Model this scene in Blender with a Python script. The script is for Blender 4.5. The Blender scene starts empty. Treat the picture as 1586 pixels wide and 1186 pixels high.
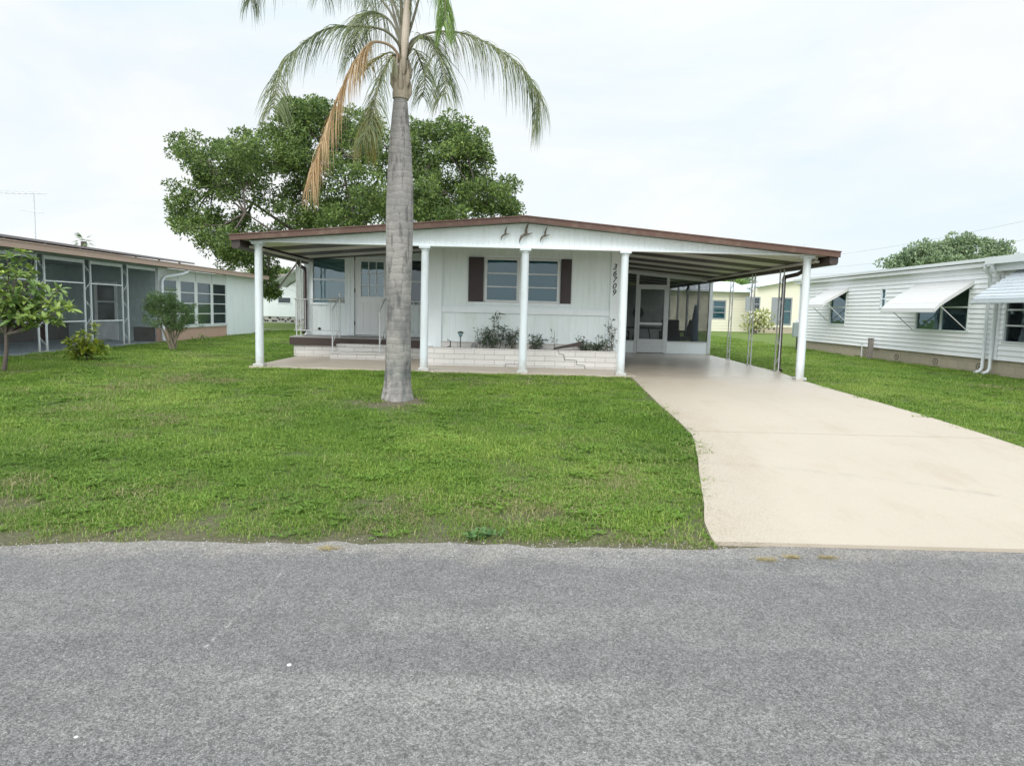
import bpy, math, random
import numpy as np
from mathutils import Vector, Matrix

SC = bpy.context.scene
COL = SC.collection
R = math.radians
# ------------------------------------------------------------------ camera, sky, sun, exposure
F = 1075.; CX = 793.; CY = 593.; PITCH = R(5.92); ROLL = R(1.45); H = 1.55
cam = bpy.data.cameras.new('camera'); camo = bpy.data.objects.new('camera', cam); COL.objects.link(camo)
cam.sensor_width = 36; cam.lens = 36*F/1586; cam.clip_end = 2000; cam.clip_start = .05
camo.matrix_world = Matrix.Translation((0, 0, H)) @ Matrix.Rotation(math.pi/2-PITCH, 4, 'X') @ Matrix.Rotation(ROLL, 4, 'Z')
SC.camera = camo
SC.view_settings.view_transform = 'Standard'; SC.view_settings.look = 'None'
SC.view_settings.exposure = 0.2; SC.view_settings.gamma = 1
SUN_EL, SUN_AZ = R(40), R(-160)     # azimuth measured from +Y clockwise; behind and left of the camera
w = bpy.data.worlds.new('World'); SC.world = w; w.use_nodes = True
nt = w.node_tree; nt.nodes.clear()
def wn(t, **k):
    n = nt.nodes.new(t)
    for a, b in k.items(): setattr(n, a, b)
    return n
sky = wn('ShaderNodeTexSky', sky_type='NISHITA', sun_disc=False, sun_elevation=SUN_EL, sun_rotation=SUN_AZ)
bg1 = wn('ShaderNodeBackground'); bg1.inputs[1].default_value = .12; nt.links.new(sky.outputs[0], bg1.inputs[0])
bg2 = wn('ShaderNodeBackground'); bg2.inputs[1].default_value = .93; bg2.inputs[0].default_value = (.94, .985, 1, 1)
tc = wn('ShaderNodeTexCoord'); mp = wn('ShaderNodeMapping'); mp.inputs['Scale'].default_value = (1.6, 1.6, 5.5)
nt.links.new(tc.outputs['Generated'], mp.inputs[0])
nz = wn('ShaderNodeTexNoise'); nz.inputs['Scale'].default_value = 1.3; nz.inputs['Detail'].default_value = 6; nz.inputs['Roughness'].default_value = .55
nt.links.new(mp.outputs[0], nz.inputs['Vector'])
# overcast dome: brighter overhead, with unseen glow added behind the camera to lighten facades
sxyz = wn('ShaderNodeSeparateXYZ'); nt.links.new(tc.outputs['Generated'], sxyz.inputs[0])
def mrange(sock, a, b, lo, hi):
    q = wn('ShaderNodeMapRange', interpolation_type='SMOOTHSTEP'); nt.links.new(sock, q.inputs[0])
    for i, v in ((1, a), (2, b), (3, lo), (4, hi)): q.inputs[i].default_value = v
    return q.outputs[0]
def wmath(op, a, b):
    q = wn('ShaderNodeMath', operation=op)
    for i, v in ((0, a), (1, b)):
        if isinstance(v, bpy.types.NodeSocket): nt.links.new(v, q.inputs[i])
        else: q.inputs[i].default_value = v
    return q.outputs[0]
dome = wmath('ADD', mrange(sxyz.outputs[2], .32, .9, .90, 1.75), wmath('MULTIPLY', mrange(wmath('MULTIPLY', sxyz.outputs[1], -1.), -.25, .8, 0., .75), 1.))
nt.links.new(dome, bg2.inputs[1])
cr = wn('ShaderNodeValToRGB'); cr.color_ramp.elements[0].position = .36; cr.color_ramp.elements[0].color = (.93, .93, .93, 1)
cr.color_ramp.elements[1].position = .62; cr.color_ramp.elements[1].color = (1, 1, 1, 1)
nt.links.new(nz.outputs[0], cr.inputs[0])
cc = wn('ShaderNodeValToRGB'); ce = cc.color_ramp.elements; ce[0].position = .38; ce[0].color = (.82, .925, .985, 1); ce[1].position = .60; ce[1].color = (.97, .99, 1, 1)
nz2 = wn('ShaderNodeTexNoise'); nz2.inputs['Scale'].default_value = 1.0; nz2.inputs['Detail'].default_value = 7; nz2.inputs['Roughness'].default_value = .6; nz2.inputs['Distortion'].default_value = .6
mp2 = wn('ShaderNodeMapping'); mp2.inputs['Scale'].default_value = (1.7, 1.7, 4.); mp2.inputs['Location'].default_value = (.35, .1, .6); nt.links.new(tc.outputs['Generated'], mp2.inputs[0]); nt.links.new(mp2.outputs[0], nz2.inputs['Vector'])
nt.links.new(nz2.outputs[0], cc.inputs[0]); nt.links.new(cc.outputs[0], bg2.inputs[0])
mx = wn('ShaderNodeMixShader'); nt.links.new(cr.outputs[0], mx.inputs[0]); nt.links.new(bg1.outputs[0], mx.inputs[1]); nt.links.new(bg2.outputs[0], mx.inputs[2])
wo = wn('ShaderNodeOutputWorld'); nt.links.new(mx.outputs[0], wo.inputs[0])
sl = bpy.data.lights.new('sun', 'SUN'); sl.energy = 1.5; sl.angle = R(26); sl.color = (1, .96, .9)
so = bpy.data.objects.new('sun', sl); COL.objects.link(so)
sd = Vector((math.sin(SUN_AZ)*math.cos(SUN_EL), math.cos(SUN_AZ)*math.cos(SUN_EL), math.sin(SUN_EL)))
so.rotation_euler = sd.to_track_quat('Z', 'Y').to_euler()

# ------------------------------------------------------------------ measuring: photo pixel -> point of the place
def ray(px, py):
    x = px-CX; y = -(py-CY); c, s = math.cos(ROLL), math.sin(ROLL)
    x, y = x*c-y*s, x*s+y*c; cp, sp = math.cos(PITCH), math.sin(PITCH)
    return (x, F*cp+y*sp, -F*sp+y*cp)
def at(px, py, Y):
    r = ray(px, py); t = Y/r[1]; return (r[0]*t, Y, H+r[2]*t)
def atX(px, py, X):
    r = ray(px, py); t = X/r[0]; return (X, r[1]*t, H+r[2]*t)
KN = [(-60, 0), (4.56, 0), (12.8, .35), (22, .35), (48, .52), (600, .52)]
def gz(Y):
    for (a, b), (c, d) in zip(KN, KN[1:]):
        if Y <= c: return b+(d-b)*(Y-a)/(c-a)
    return .52
def gp(px, py):
    r = ray(px, py); lo, hi = 1., 500.
    for i in range(50):
        m = (lo+hi)/2
        if H+r[2]*m/r[1] > gz(m): lo = m
        else: hi = m
    return (r[0]/r[1]*lo, lo, gz(lo))

# ------------------------------------------------------------------ materials
MATS = {}
def nodemat(name):
    m = bpy.data.materials.new(name); m.use_nodes = True; m.node_tree.nodes.clear(); return m, m.node_tree
class NT:
    def __init__(s, t): s.t = t
    def n(s, typ, ins=None, **k):
        o = s.t.nodes.new(typ)
        for a, b in k.items(): setattr(o, a, b)
        for a, b in (ins or {}).items():
            if isinstance(b, bpy.types.NodeSocket): s.t.links.new(b, o.inputs[a])
            else: o.inputs[a].default_value = b
        return o
    def pos(s): return s.n('ShaderNodeNewGeometry').outputs['Position']
    def noise(s, vec, scale, detail=3, rough=.5, mapscale=None):
        if mapscale: vec = s.n('ShaderNodeMapping', {0: vec, 'Scale': mapscale}).outputs[0]
        return s.n('ShaderNodeTexNoise', {'Vector': vec, 'Scale': scale, 'Detail': detail, 'Roughness': rough}).outputs[0]
    def ramp(s, fac, stops):
        o = s.n('ShaderNodeValToRGB', {0: fac}); e = o.color_ramp.elements
        while len(e) < len(stops): e.new(.5)
        for q, (p, c) in zip(e, stops):
            q.position = p; q.color = (c if len(c) == 4 else tuple(c)+(1,)) if isinstance(c, tuple) else (c, c, c, 1)
        return o.outputs[0]
    def mix(s, fac, a, b, mode='MIX'):
        o = s.n('ShaderNodeMix', data_type='RGBA', blend_type=mode)
        for i, v in ((0, fac), (6, a), (7, b)):
            if isinstance(v, bpy.types.NodeSocket): s.t.links.new(v, o.inputs[i])
            else: o.inputs[i].default_value = v if i == 0 else (tuple(v)+(1,) if len(v) == 3 else v)
        return o.outputs[2]
    def math(s, op, a, b=0):
        return s.n('ShaderNodeMath', {0: a, 1: b}, operation=op).outputs[0]
    def bump(s, h, strength, dist=.01):
        return s.n('ShaderNodeBump', {'Height': h, 'Strength': strength, 'Distance': dist}).outputs[0]
    def out(s, sh): s.n('ShaderNodeOutputMaterial', {0: sh})
def paint(name, col, rough=.5, var=.12, scale=2.2, fine=40, grime=None, grime_amt=.25, bump=.15, metal=0, streak=False, coat=0, splash=0):
    """painted or plain surface with blotches, fine grain and optional dirt"""
    if name in MATS: return MATS[name]
    m, t = nodemat(name); g = NT(t); p = g.pos()
    big = g.noise(p, scale, 5, .6, (1, 1, .35) if streak else None)
    fin = g.noise(p, fine, 3)
    dark = tuple(c*(1-var) for c in col); lite = tuple(min(1, c*(1+var*.6)) for c in col)
    c = g.mix(big, dark, lite)
    if grime:
        gm = g.ramp(g.noise(p, scale*1.9, 7, .7, (1.6, 1.6, .3) if streak else None), [(.5, 0.), (.72, grime_amt)])
        c = g.mix(gm, c, grime)
    if splash:      # soil splashed up from the ground, thinning out with height
        zz = g.n('ShaderNodeSeparateXYZ', {0: p}).outputs[2]; hh = g.math('ADD', zz, g.math('MULTIPLY', g.math('SUBTRACT', g.noise(p, 9, 6, .7), .5), .5))
        c = g.mix(g.math('MULTIPLY', g.ramp(hh, [(.38, 1.), (.68, 0.)]), splash), c, (.30, .25, .17))
    b = g.n('ShaderNodeBsdfPrincipled', {'Base Color': c, 'Roughness': g.ramp(big, [(.3, max(.05, rough-.08)), (.7, min(1., rough+.08))]), 'Metallic': metal, 'Normal': g.bump(fin, bump, .004), 'Coat Weight': coat})
    g.out(b.outputs[0]); MATS[name] = m; return m
def brick(name, col, col2, mortar, bw, bh, msize=.006, grime=.2):
    if name in MATS: return MATS[name]
    m, t = nodemat(name); g = NT(t); p = g.pos()
    s = g.n('ShaderNodeSeparateXYZ', {0: p}); u = g.math('ADD', s.outputs[0], s.outputs[1])
    v = g.n('ShaderNodeCombineXYZ', {0: u, 1: s.outputs[2]}).outputs[0]
    br = g.n('ShaderNodeTexBrick', {'Vector': v, 'Color1': tuple(col)+(1,), 'Color2': tuple(col2)+(1,), 'Mortar': tuple(mortar)+(1,), 'Scale': 1, 'Mortar Size': msize, 'Mortar Smooth': .3, 'Bias': 0, 'Brick Width': bw, 'Row Height': bh})
    nn = g.noise(p, 25, 5, .65)
    c = g.mix(g.ramp(nn, [(.35, 0.), (.7, grime)]), br.outputs[0], tuple(x*.55 for x in col))
    h = g.math('SUBTRACT', g.math('MULTIPLY', nn, .5), br.outputs[1])
    b = g.n('ShaderNodeBsdfPrincipled', {'Base Color': c, 'Roughness': .85, 'Normal': g.bump(h, .6, .008)})
    g.out(b.outputs[0]); MATS[name] = m; return m
def glass(name, tint=(.55, .66, .68), refl=.08, rough=.02, mxr=.42):
    if name in MATS: return MATS[name]
    m, t = nodemat(name); g = NT(t)
    tr = g.n('ShaderNodeBsdfTransparent', {0: tuple(tint)+(1,)}); wob = g.bump(g.noise(g.pos(), 2.2, 2), .12, .02)
    gl = g.n('ShaderNodeBsdfGlossy', {0: (.9, .95, 1, 1), 'Roughness': rough, 'Normal': wob})
    f = g.math('MINIMUM', g.math('ADD', g.n('ShaderNodeFresnel', {0: 1.45}).outputs[0], refl-.04), mxr)
    g.out(g.n('ShaderNodeMixShader', {0: f, 1: tr.outputs[0], 2: gl.outputs[0]}).outputs[0]); MATS[name] = m; return m
def screen(name, col=(.05, .055, .06), cover=.62):
    if name in MATS: return MATS[name]
    m, t = nodemat(name); g = NT(t)
    tr = g.n('ShaderNodeBsdfTransparent'); df = g.n('ShaderNodeBsdfDiffuse', {0: tuple(col)+(1,)})
    f = g.ramp(g.noise(g.pos(), 3, 3), [(.3, cover-.05), (.7, cover+.05)])
    g.out(g.n('ShaderNodeMixShader', {0: f, 1: tr.outputs[0], 2: df.outputs[0]}).outputs[0]); MATS[name] = m; return m
def leafmat(name, a, b, dry=None, trans=.25, rough=.5, scale=1.2, shine=.4):
    """foliage: colour varies per leaf (attribute rnd) and in drifts through the plant"""
    if name in MATS: return MATS[name]
    m, t = nodemat(name); g = NT(t)
    r = g.n('ShaderNodeAttribute', attribute_name='rnd').outputs['Fac']
    k = g.math('ADD', g.math('MULTIPLY', r, .6), g.math('MULTIPLY', g.noise(g.pos(), scale, 3), .5))
    st = [(.2, a), (.85, b)]
    if dry: st.append((.97, dry))
    c = g.ramp(k, st)
    d = g.n('ShaderNodeBsdfPrincipled', {'Base Color': c, 'Roughness': rough, 'Specular IOR Level': shine})
    tl = g.n('ShaderNodeBsdfTranslucent', {0: c})
    g.out(g.n('ShaderNodeMixShader', {0: trans, 1: d.outputs[0], 2: tl.outputs[0]}).outputs[0]); MATS[name] = m; return m

M_white = paint('white_paint', (.81, .865, .89), .45, .04, 1.6, 60, (.50, .55, .54), .22, .12, streak=True)
M_white2 = paint('white_siding_old', (.79, .86, .87), .5, .06, 1.3, 60, (.52, .56, .46), .34, .12, streak=True, splash=.3)
M_col = paint('column_paint', (.67, .72, .75), .35, .04, 4, 60, (.45, .46, .40), .4, .1, streak=True, splash=.55)
M_dkb = paint('deck_edge_brown', (.055, .036, .03), .6, .2, 3)
M_brown = paint('brown_trim', (.108, .054, .038), .55, .18, 3, 60, (.22, .16, .12), .5, .15)
M_dkbrown = paint('dark_brown_metal', (.045, .03, .026), .4, .2, 3)
M_shut = paint('shutter_paint', (.032, .017, .018), .45, .15, 8)
M_roof = paint('roof_membrane', (.42, .38, .34), .8, .25, 1.2, 50, (.15, .13, .11), .5)
M_pan = paint('ceiling_pan_white', (.62, .60, .56), .4, .1, 2, 60, (.35, .3, .25), .4)
M_panb = paint('ceiling_pan_brown', (.045, .03, .026), .5, .2, 2)
M_alu = paint('aluminium', (.62, .65, .66), .35, .08, 5, 80, (.3, .3, .3), .3, .1)
M_iron = paint('white_iron', (.55, .56, .56), .4, .15, 8, 90, (.28, .2, .15), .5, .1)
M_deck = paint('deck_carpet', (.30, .29, .28), .85, .15, 3, 120, bump=.5)
M_blind = paint('blind_fabric', (.42, .52, .53), .8, .12, 3)
M_dkin = paint('dark_interior', (.02, .022, .024), .8, .3, 2)
M_brickw = brick('white_slump_brick', (.68, .665, .64), (.60, .585, .56), (.30, .265, .235), .42, .105, .0045)
M_block = brick('beige_block', (.47, .41, .31), (.42, .37, .28), (.30, .26, .19), .40, .2, .005, .3)
M_glass = glass('window_glass')
M_glassb = glass('window_glass_bright', (.40, .60, .64), .055, .02, .3)
M_glasst = glass('teal_panel_glass', (.42, .55, .56), .04, .06, .13)
M_glassd = glass('window_glass_dim', (.42, .48, .5), .06)
M_screen = screen('screen_mesh', (.07, .075, .08), .46)
M_screens = screen('side_screen_mesh', (.08, .085, .09), .22)
M_screenl = screen('screen_mesh_light', (.14, .17, .17), .13)
M_door = paint('door_paint', (.80, .82, .83), .35, .03, 2)
M_soil = paint('soil', (.10, .075, .055), .95, .4, 9, 60, (.2, .16, .11), .6, .9)

# ------------------------------------------------------------------ mesh helpers
def tag(o, label=None, cat=None, group=None, kind=None):
    if label: o['label'] = label
    if cat: o['category'] = cat
    if group: o['group'] = group
    if kind: o['kind'] = kind
    return o
def empty(name, loc, label, cat, group=None):
    o = bpy.data.objects.new(name, None); o.location = loc; o.empty_display_size = .3; COL.objects.link(o)
    return tag(o, label, cat, group)
def link(name, me, mat, parent):
    o = bpy.data.objects.new(name, me); COL.objects.link(o)
    for m in (mat if isinstance(mat, (list, tuple)) else [mat]): me.materials.append(m)
    if parent:
        o.parent = parent
        if parent.type == 'EMPTY': o.matrix_parent_inverse = Matrix.Translation(-Vector(parent.location))
    return o
class MB:
    def __init__(s): s.v = []; s.f = []; s.sm = []
    def add(s, vs, fs, smooth=False):
        k = len(s.v); s.v += [tuple(v) for v in vs]
        s.f += [tuple(k+i for i in f) for f in fs]; s.sm += [smooth]*len(fs); return s
    def quad(s, a, b, c, d): return s.add([a, b, c, d], [(0, 1, 2, 3)])
    def hexa(s, p): return s.add(p, [(0, 3, 2, 1), (4, 5, 6, 7), (0, 1, 5, 4), (1, 2, 6, 5), (2, 3, 7, 6), (3, 0, 4, 7)])
    def box(s, x0, x1, y0, y1, z0, z1):
        return s.hexa([(x0, y0, z0), (x1, y0, z0), (x1, y1, z0), (x0, y1, z0), (x0, y0, z1), (x1, y0, z1), (x1, y1, z1), (x0, y1, z1)])
    def boxM(s, M, u0, u1, d0, d1, z0, z1):
        return s.hexa([M(u0, d0, z0), M(u1, d0, z0), M(u1, d1, z0), M(u0, d1, z0), M(u0, d0, z1), M(u1, d0, z1), M(u1, d1, z1), M(u0, d1, z1)])
    def tube(s, pts, r, n=8, cap=True, sy=1.):
        pts = [Vector(p) for p in pts]; N = len(pts)
        rr = r if isinstance(r, (list, tuple)) else [r]*N
        vs = []; ref = None
        for i, p in enumerate(pts):
            d = (pts[min(i+1, N-1)]-pts[max(i-1, 0)]).normalized()
            if ref is None: ref = Vector((0, 1, 0)) if abs(d.y) < .9 else Vector((1, 0, 0))
            a = d.cross(ref).normalized(); b = a.cross(d).normalized(); ref = b
            for k in range(n):
                t = 2*math.pi*(k+.5)/n; vs.append(p+a*math.cos(t)*rr[i]+b*math.sin(t)*rr[i]*sy)
        fs = [(i*n+k, i*n+(k+1) % n, (i+1)*n+(k+1) % n, (i+1)*n+k) for i in range(N-1) for k in range(n)]
        s.add(vs, fs, n > 5)
        if cap: s.add(vs[:n], [tuple(range(n))]); s.add(vs[-n:], [tuple(range(n))])
        return s
    def lathe(s, cx, cy, prof, n=20, cx2=None):
        vs = []
        for (z, r) in prof:
            for k in range(n):
                t = 2*math.pi*k/n; vs.append((cx+r*math.cos(t), cy+r*math.sin(t), z))
        fs = [(i*n+k, i*n+(k+1) % n, (i+1)*n+(k+1) % n, (i+1)*n+k) for i in range(len(prof)-1) for k in range(n)]
        s.add(vs, fs, True); s.add(vs[:n], [tuple(range(n))]); s.add(vs[-n:], [tuple(range(n))]); return s
    def prism(s, poly, fn, d0, d1):
        """poly: (a,b) list; fn(a,b,d) -> xyz"""
        n = len(poly); vs = [fn(a, b, d0) for a, b in poly]+[fn(a, b, d1) for a, b in poly]
        return s.add(vs, [tuple(range(n)), tuple(range(2*n-1, n-1, -1))]+[(i, (i+1) % n, n+(i+1) % n, n+i) for i in range(n)])
    def build(s, name, mat, parent=None, bevel=0, label=None):
        me = bpy.data.meshes.new(name); me.from_pydata(s.v, [], s.f); me.polygons.foreach_set('use_smooth', s.sm); me.update()
        o = link(name, me, mat, parent)
        if bevel:
            b = o.modifiers.new('bevel', 'BEVEL'); b.width = bevel; b.segments = 2; b.limit_method = 'ANGLE'
        if label: o['label'] = label
        return o
def npmesh(name, V, Fq, mat, parent=None, rnd=None, smooth=False):
    """V (n,3), Fq (m,k) uniform polygons"""
    me = bpy.data.meshes.new(name); m, k = Fq.shape
    me.vertices.add(len(V)); me.vertices.foreach_set('co', np.asarray(V, 'f').ravel())
    me.loops.add(m*k); me.loops.foreach_set('vertex_index', Fq.astype('i').ravel())
    me.polygons.add(m); me.polygons.foreach_set('loop_start', np.arange(m, dtype='i')*k)
    me.update(calc_edges=True)
    if rnd is not None:
        a = me.attributes.new('rnd', 'FLOAT', 'FACE'); a.data.foreach_set('value', np.asarray(rnd, 'f'))
    if smooth: me.polygons.foreach_set('use_smooth', [True]*m)
    return link(name, me, mat, parent)

def FR(Y0): return lambda u, d, z: (u, Y0-d, z)          # faces the street
def WL(X0): return lambda u, d, z: (X0-d, u, z)          # faces left
def WR(X0): return lambda u, d, z: (X0+d, u, z)          # faces right
def wall(mb, M, u0, u1, z0, z1, holes=(), th=.1, lap=None, groove=None, ztop=None):
    us = {u0, u1}; zs = {z0, z1}
    for h in holes: us |= {h[0], h[1]}; zs |= {h[2], h[3]}
    gset = set()
    if groove:
        k = u0+groove*.5
        while k < u1-.02: us |= {k-.007, k, k+.007}; gset.add(round(k, 5)); k += groove
    if lap:
        k = z0+lap
        while k < z1: zs.add(k); k += lap
    us = sorted(us); zs = sorted(zs)
    inh = lambda u, z: any(h[0] < u < h[1] and h[2] < z < h[3] for h in holes)
    zs_ = max([h[3] for h in holes]+[z0])
    zt = (lambda u, z: z) if not ztop else (lambda u, z: z if z <= zs_ else zs_+(z-zs_)*(ztop(u)-zs_)/(z1-zs_))
    for a, b in zip(us, us[1:]):
        for c, d in zip(zs, zs[1:]):
            if inh((a+b)/2, (c+d)/2): continue
            if lap:
                row = math.floor((c-z0+1e-6)/lap); o0 = .026*(1-(c-z0-row*lap)/lap); o1 = .026*(1-(d-z0-row*lap)/lap)
                if abs(c-z0-row*lap) < 1e-5: mb.quad(M(a, 0, c), M(b, 0, c), M(b, o0, c), M(a, o0, c))
                mb.quad(M(a, o0, c), M(b, o0, c), M(b, o1, d), M(a, o1, d))
            else:
                oa = -.007 if round(a, 5) in gset else 0; ob = -.007 if round(b, 5) in gset else 0
                mb.quad(M(a, oa, zt(a, c)), M(b, ob, zt(b, c)), M(b, ob, zt(b, d)), M(a, oa, zt(a, d)))
            mb.quad(M(a, -th, zt(a, c)), M(a, -th, zt(a, d)), M(b, -th, zt(b, d)), M(b, -th, zt(b, c)))
    for h in list(holes)+[(u0, u1, z0, z1)]:
        a, b, c, d = h[:4]
        for e, f, g_, h_ in ((a, c, b, c), (b, c, b, d), (b, d, a, d), (a, d, a, c)):
            mb.quad(M(e, 0, zt(e, f)), M(g_, 0, zt(g_, h_)), M(g_, -th, zt(g_, h_)), M(e, -th, zt(e, f)))
    return mb
def window(parent, M, u0, u1, z0, z1, rows=1, cols=1, fmat=None, gmat=None, back=None, fw=.045, bar=.018, splits=None, label=None, name='window', proud=.022, bar_mat=None, dp=-.03):
    fmat = fmat or M_alu; f = MB()
    f.boxM(M, u0-.01, u1+.01, -.05, proud, z1-fw, z1+.01); f.boxM(M, u0-.01, u1+.01, -.05, proud+.012, z0-.015, z0+fw*.8)
    f.boxM(M, u0-.01, u0+fw, -.05, proud, z0+fw*.8, z1-fw); f.boxM(M, u1-fw, u1+.01, -.05, proud, z0+fw*.8, z1-fw)
    o = f.build(name, fmat, parent, .003, label)
    MB().boxM(M, u0+fw, u1-fw, dp-.002, dp+.004, z0+fw*.8, z1-fw).build('pane', gmat or M_glass, o)
    b = MB(); e = 0
    W = u1-u0-2*fw; Hh = z1-z0-fw*1.8; zb = z0+fw*.8
    vs = [u0+fw+W*i/cols for i in range(1, cols)]
    hs = [zb+Hh*i/rows for i in range(1, rows)] if splits is None else [z0+(z1-z0)*s for s in splits]
    for v in vs: b.boxM(M, v-bar*1.4, v+bar*1.4, -.045, .008, zb, z1-fw); e = 1
    for h in hs: b.boxM(M, u0+fw, u1-fw, -.04, .004, h-bar, h+bar); e = 1
    if e: b.build('sash_bar', bar_mat or fmat, o)
    MB().boxM(M, u0+.002, u1-.002, -.098, -.086, z0+.002, z1-.002).build('blind_or_dark_room', back or M_blind, o)  # blind behind the glass; dark backs are unlit rooms painted in
    return o

rng = np.random.default_rng(7); random.seed(7)
def unit(v): return v/np.maximum(1e-6, np.linalg.norm(v, axis=-1, keepdims=True))
def leaves(name, cl, L, W, mat, parent=None, seed=1, up=.3, shell=.5, droop=0., cup=.25):
    """cl: list of (x,y,z,rx,ry,rz,count) clumps; every leaf is a small folded blade"""
    g = np.random.default_rng(seed); P = []; C = []
    for (x, y, z, a, b, c, n) in cl:
        n = int(n); d = unit(g.normal(size=(n, 3))); r = (g.random((n, 1))**(1/3))*(1-shell)+shell*(.75+.3*g.random((n, 1)))
        P.append(np.array([x, y, z])+d*r*np.array([a, b, c])); C.append(d)
    P = np.concatenate(P); C = np.concatenate(C); n = len(P)
    ax = unit(g.normal(size=(n, 3))+C*.7+np.array([0, 0, up-droop])); sd_ = unit(np.cross(ax, g.normal(size=(n, 3))))
    nn = np.cross(ax, sd_); l = L*(.6+.8*g.random((n, 1))); ww = W*(.7+.6*g.random((n, 1)))
    v0 = P; v2 = P+ax*l; v1 = P+ax*l*.45+sd_*ww*.5+nn*ww*cup; v3 = P+ax*l*.45-sd_*ww*.5+nn*ww*cup
    V = np.stack([v0, v1, v2, v3], 1).reshape(-1, 3); i = np.arange(n)[:, None]*4
    Fq = np.concatenate([i+np.array([0, 1, 2]), i+np.array([0, 2, 3])]); rn = g.random(n)
    return npmesh(name, V, Fq, mat, parent, np.concatenate([rn, rn]))
def vnoise(x, y, s, seed=0):
    g = np.random.default_rng(seed); T = g.random((256, 256)); x = np.asarray(x)*s+40; y = np.asarray(y)*s+40
    xi = np.floor(x).astype(int); yi = np.floor(y).astype(int); fx = x-xi; fy = y-yi; fx = fx*fx*(3-2*fx); fy = fy*fy*(3-2*fy)
    q = lambda a, b: T[a % 256, b % 256]
    return (q(xi, yi)*(1-fx)+q(xi+1, yi)*fx)*(1-fy)+(q(xi, yi+1)*(1-fx)+q(xi+1, yi+1)*fx)*fy

# ------------------------------------------------------------------ ground, road, driveway, slab
def road_edge(x): return 4.43+.062*x
DRL = [(4.50, 1.62), (4.9, 1.62), (5.4, 1.66), (6.2, 1.85), (7.0, 2.07), (7.8, 2.30), (8.5, 2.45), (9.2, 2.43), (10.2, 2.36), (11.5, 2.24), (12.6, 2.13), (13.1, 2.10)]
DRL = []
for p in [(1102, 838), (1093, 815), (1088, 780), (1084, 745), (1081, 712), (1076, 690), (1071, 675), (1058, 662), (1043, 648), (1022, 630), (1000, 608), (984, 592), (968, 580)]:
    q = gp(*p); DRL.append((q[1], q[0]))
DRR = []
for p in [(1586, 697), (1500, 668), (1420, 643), (1330, 617), (1246, 593), (1207, 578), (1162, 567.5), (1129, 558.5), (1102, 552)]:
    q = gp(*p); DRR.append((q[1], q[0]))
DRR = [(4.3, DRR[0][1]+(DRR[0][0]-4.3)*.02)]+DRR
def interp(t, y):
    t = sorted(t)
    if y <= t[0][0]: return t[0][1]
    for (a, b), (c, d) in zip(t, t[1:]):
        if y <= c: return b+(d-b)*(y-a)/(c-a)
    return t[-1][1]
def dl(y): return interp(DRL, y) if y < 13.05 else 2.35
def dr(y): return interp(DRR, y)

# lawn soil sheet, reaching the horizon
m, t = nodemat('lawn_soil'); g = NT(t); p = g.pos()
n1 = g.noise(p, 1.1, 5, .6); n2 = g.noise(p, 30, 4, .7); n3 = g.noise(p, .25, 3)
c = g.mix(g.ramp(n2, [(.3, 0.), (.7, 1.)]), (.07, .12, .014), (.15, .22, .03))
blade_shade = g.n('ShaderNodeMapRange', {0: g.n('ShaderNodeSeparateXYZ', {0: p}).outputs[1], 1: 12., 2: 30., 3: .62, 4: 0.}).outputs[0]
c = g.mix(blade_shade, c, (.035, .05, .012))  # dark thatch and shade between blades painted in, fading with distance
c = g.mix(g.ramp(n1, [(.5, 0.), (.75, .6)]), c, (0.119, 0.112, 0.049))
ys = g.n('ShaderNodeSeparateXYZ', {0: p}).outputs[1]
near = g.n('ShaderNodeMapRange', {0: ys, 1: 4.6, 2: 6.6, 3: 1., 4: 0.}).outputs[0]
n4 = g.noise(p, 110, 4, .75)
soil = g.mix(g.ramp(g.math('ADD', g.math('MULTIPLY', n2, .5), g.math('MULTIPLY', n4, .5)), [(.38, 0.), (.62, 1.)]), (.035, .028, .02), (.20, .16, .11))
c = g.mix(g.math('MULTIPLY', near, g.ramp(n1, [(.25, 1.), (.7, .35)])), c, soil)
PALM = gp(614.5, 618)
rad = g.n('ShaderNodeVectorMath', {0: p, 1: (PALM[0]-.05, PALM[1]-.12, PALM[2])}, operation='DISTANCE').outputs['Value']
rad = g.math('ADD', rad, g.math('MULTIPLY', g.math('SUBTRACT', g.noise(p, 5, 3), .5), .5))
c = g.mix(g.ramp(rad, [(.42, .9), (.62, 0.)]), c, soil)
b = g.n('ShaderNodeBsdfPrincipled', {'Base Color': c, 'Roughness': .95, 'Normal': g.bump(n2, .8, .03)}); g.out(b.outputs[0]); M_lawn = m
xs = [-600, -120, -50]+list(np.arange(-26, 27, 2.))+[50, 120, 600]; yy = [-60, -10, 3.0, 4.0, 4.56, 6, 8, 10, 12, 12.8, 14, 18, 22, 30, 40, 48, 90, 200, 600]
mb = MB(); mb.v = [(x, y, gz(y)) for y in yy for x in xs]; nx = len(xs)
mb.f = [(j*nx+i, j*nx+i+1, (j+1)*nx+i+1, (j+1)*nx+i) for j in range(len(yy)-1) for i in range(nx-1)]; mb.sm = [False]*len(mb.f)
tag(mb.build('ground', M_lawn), kind='structure')

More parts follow.
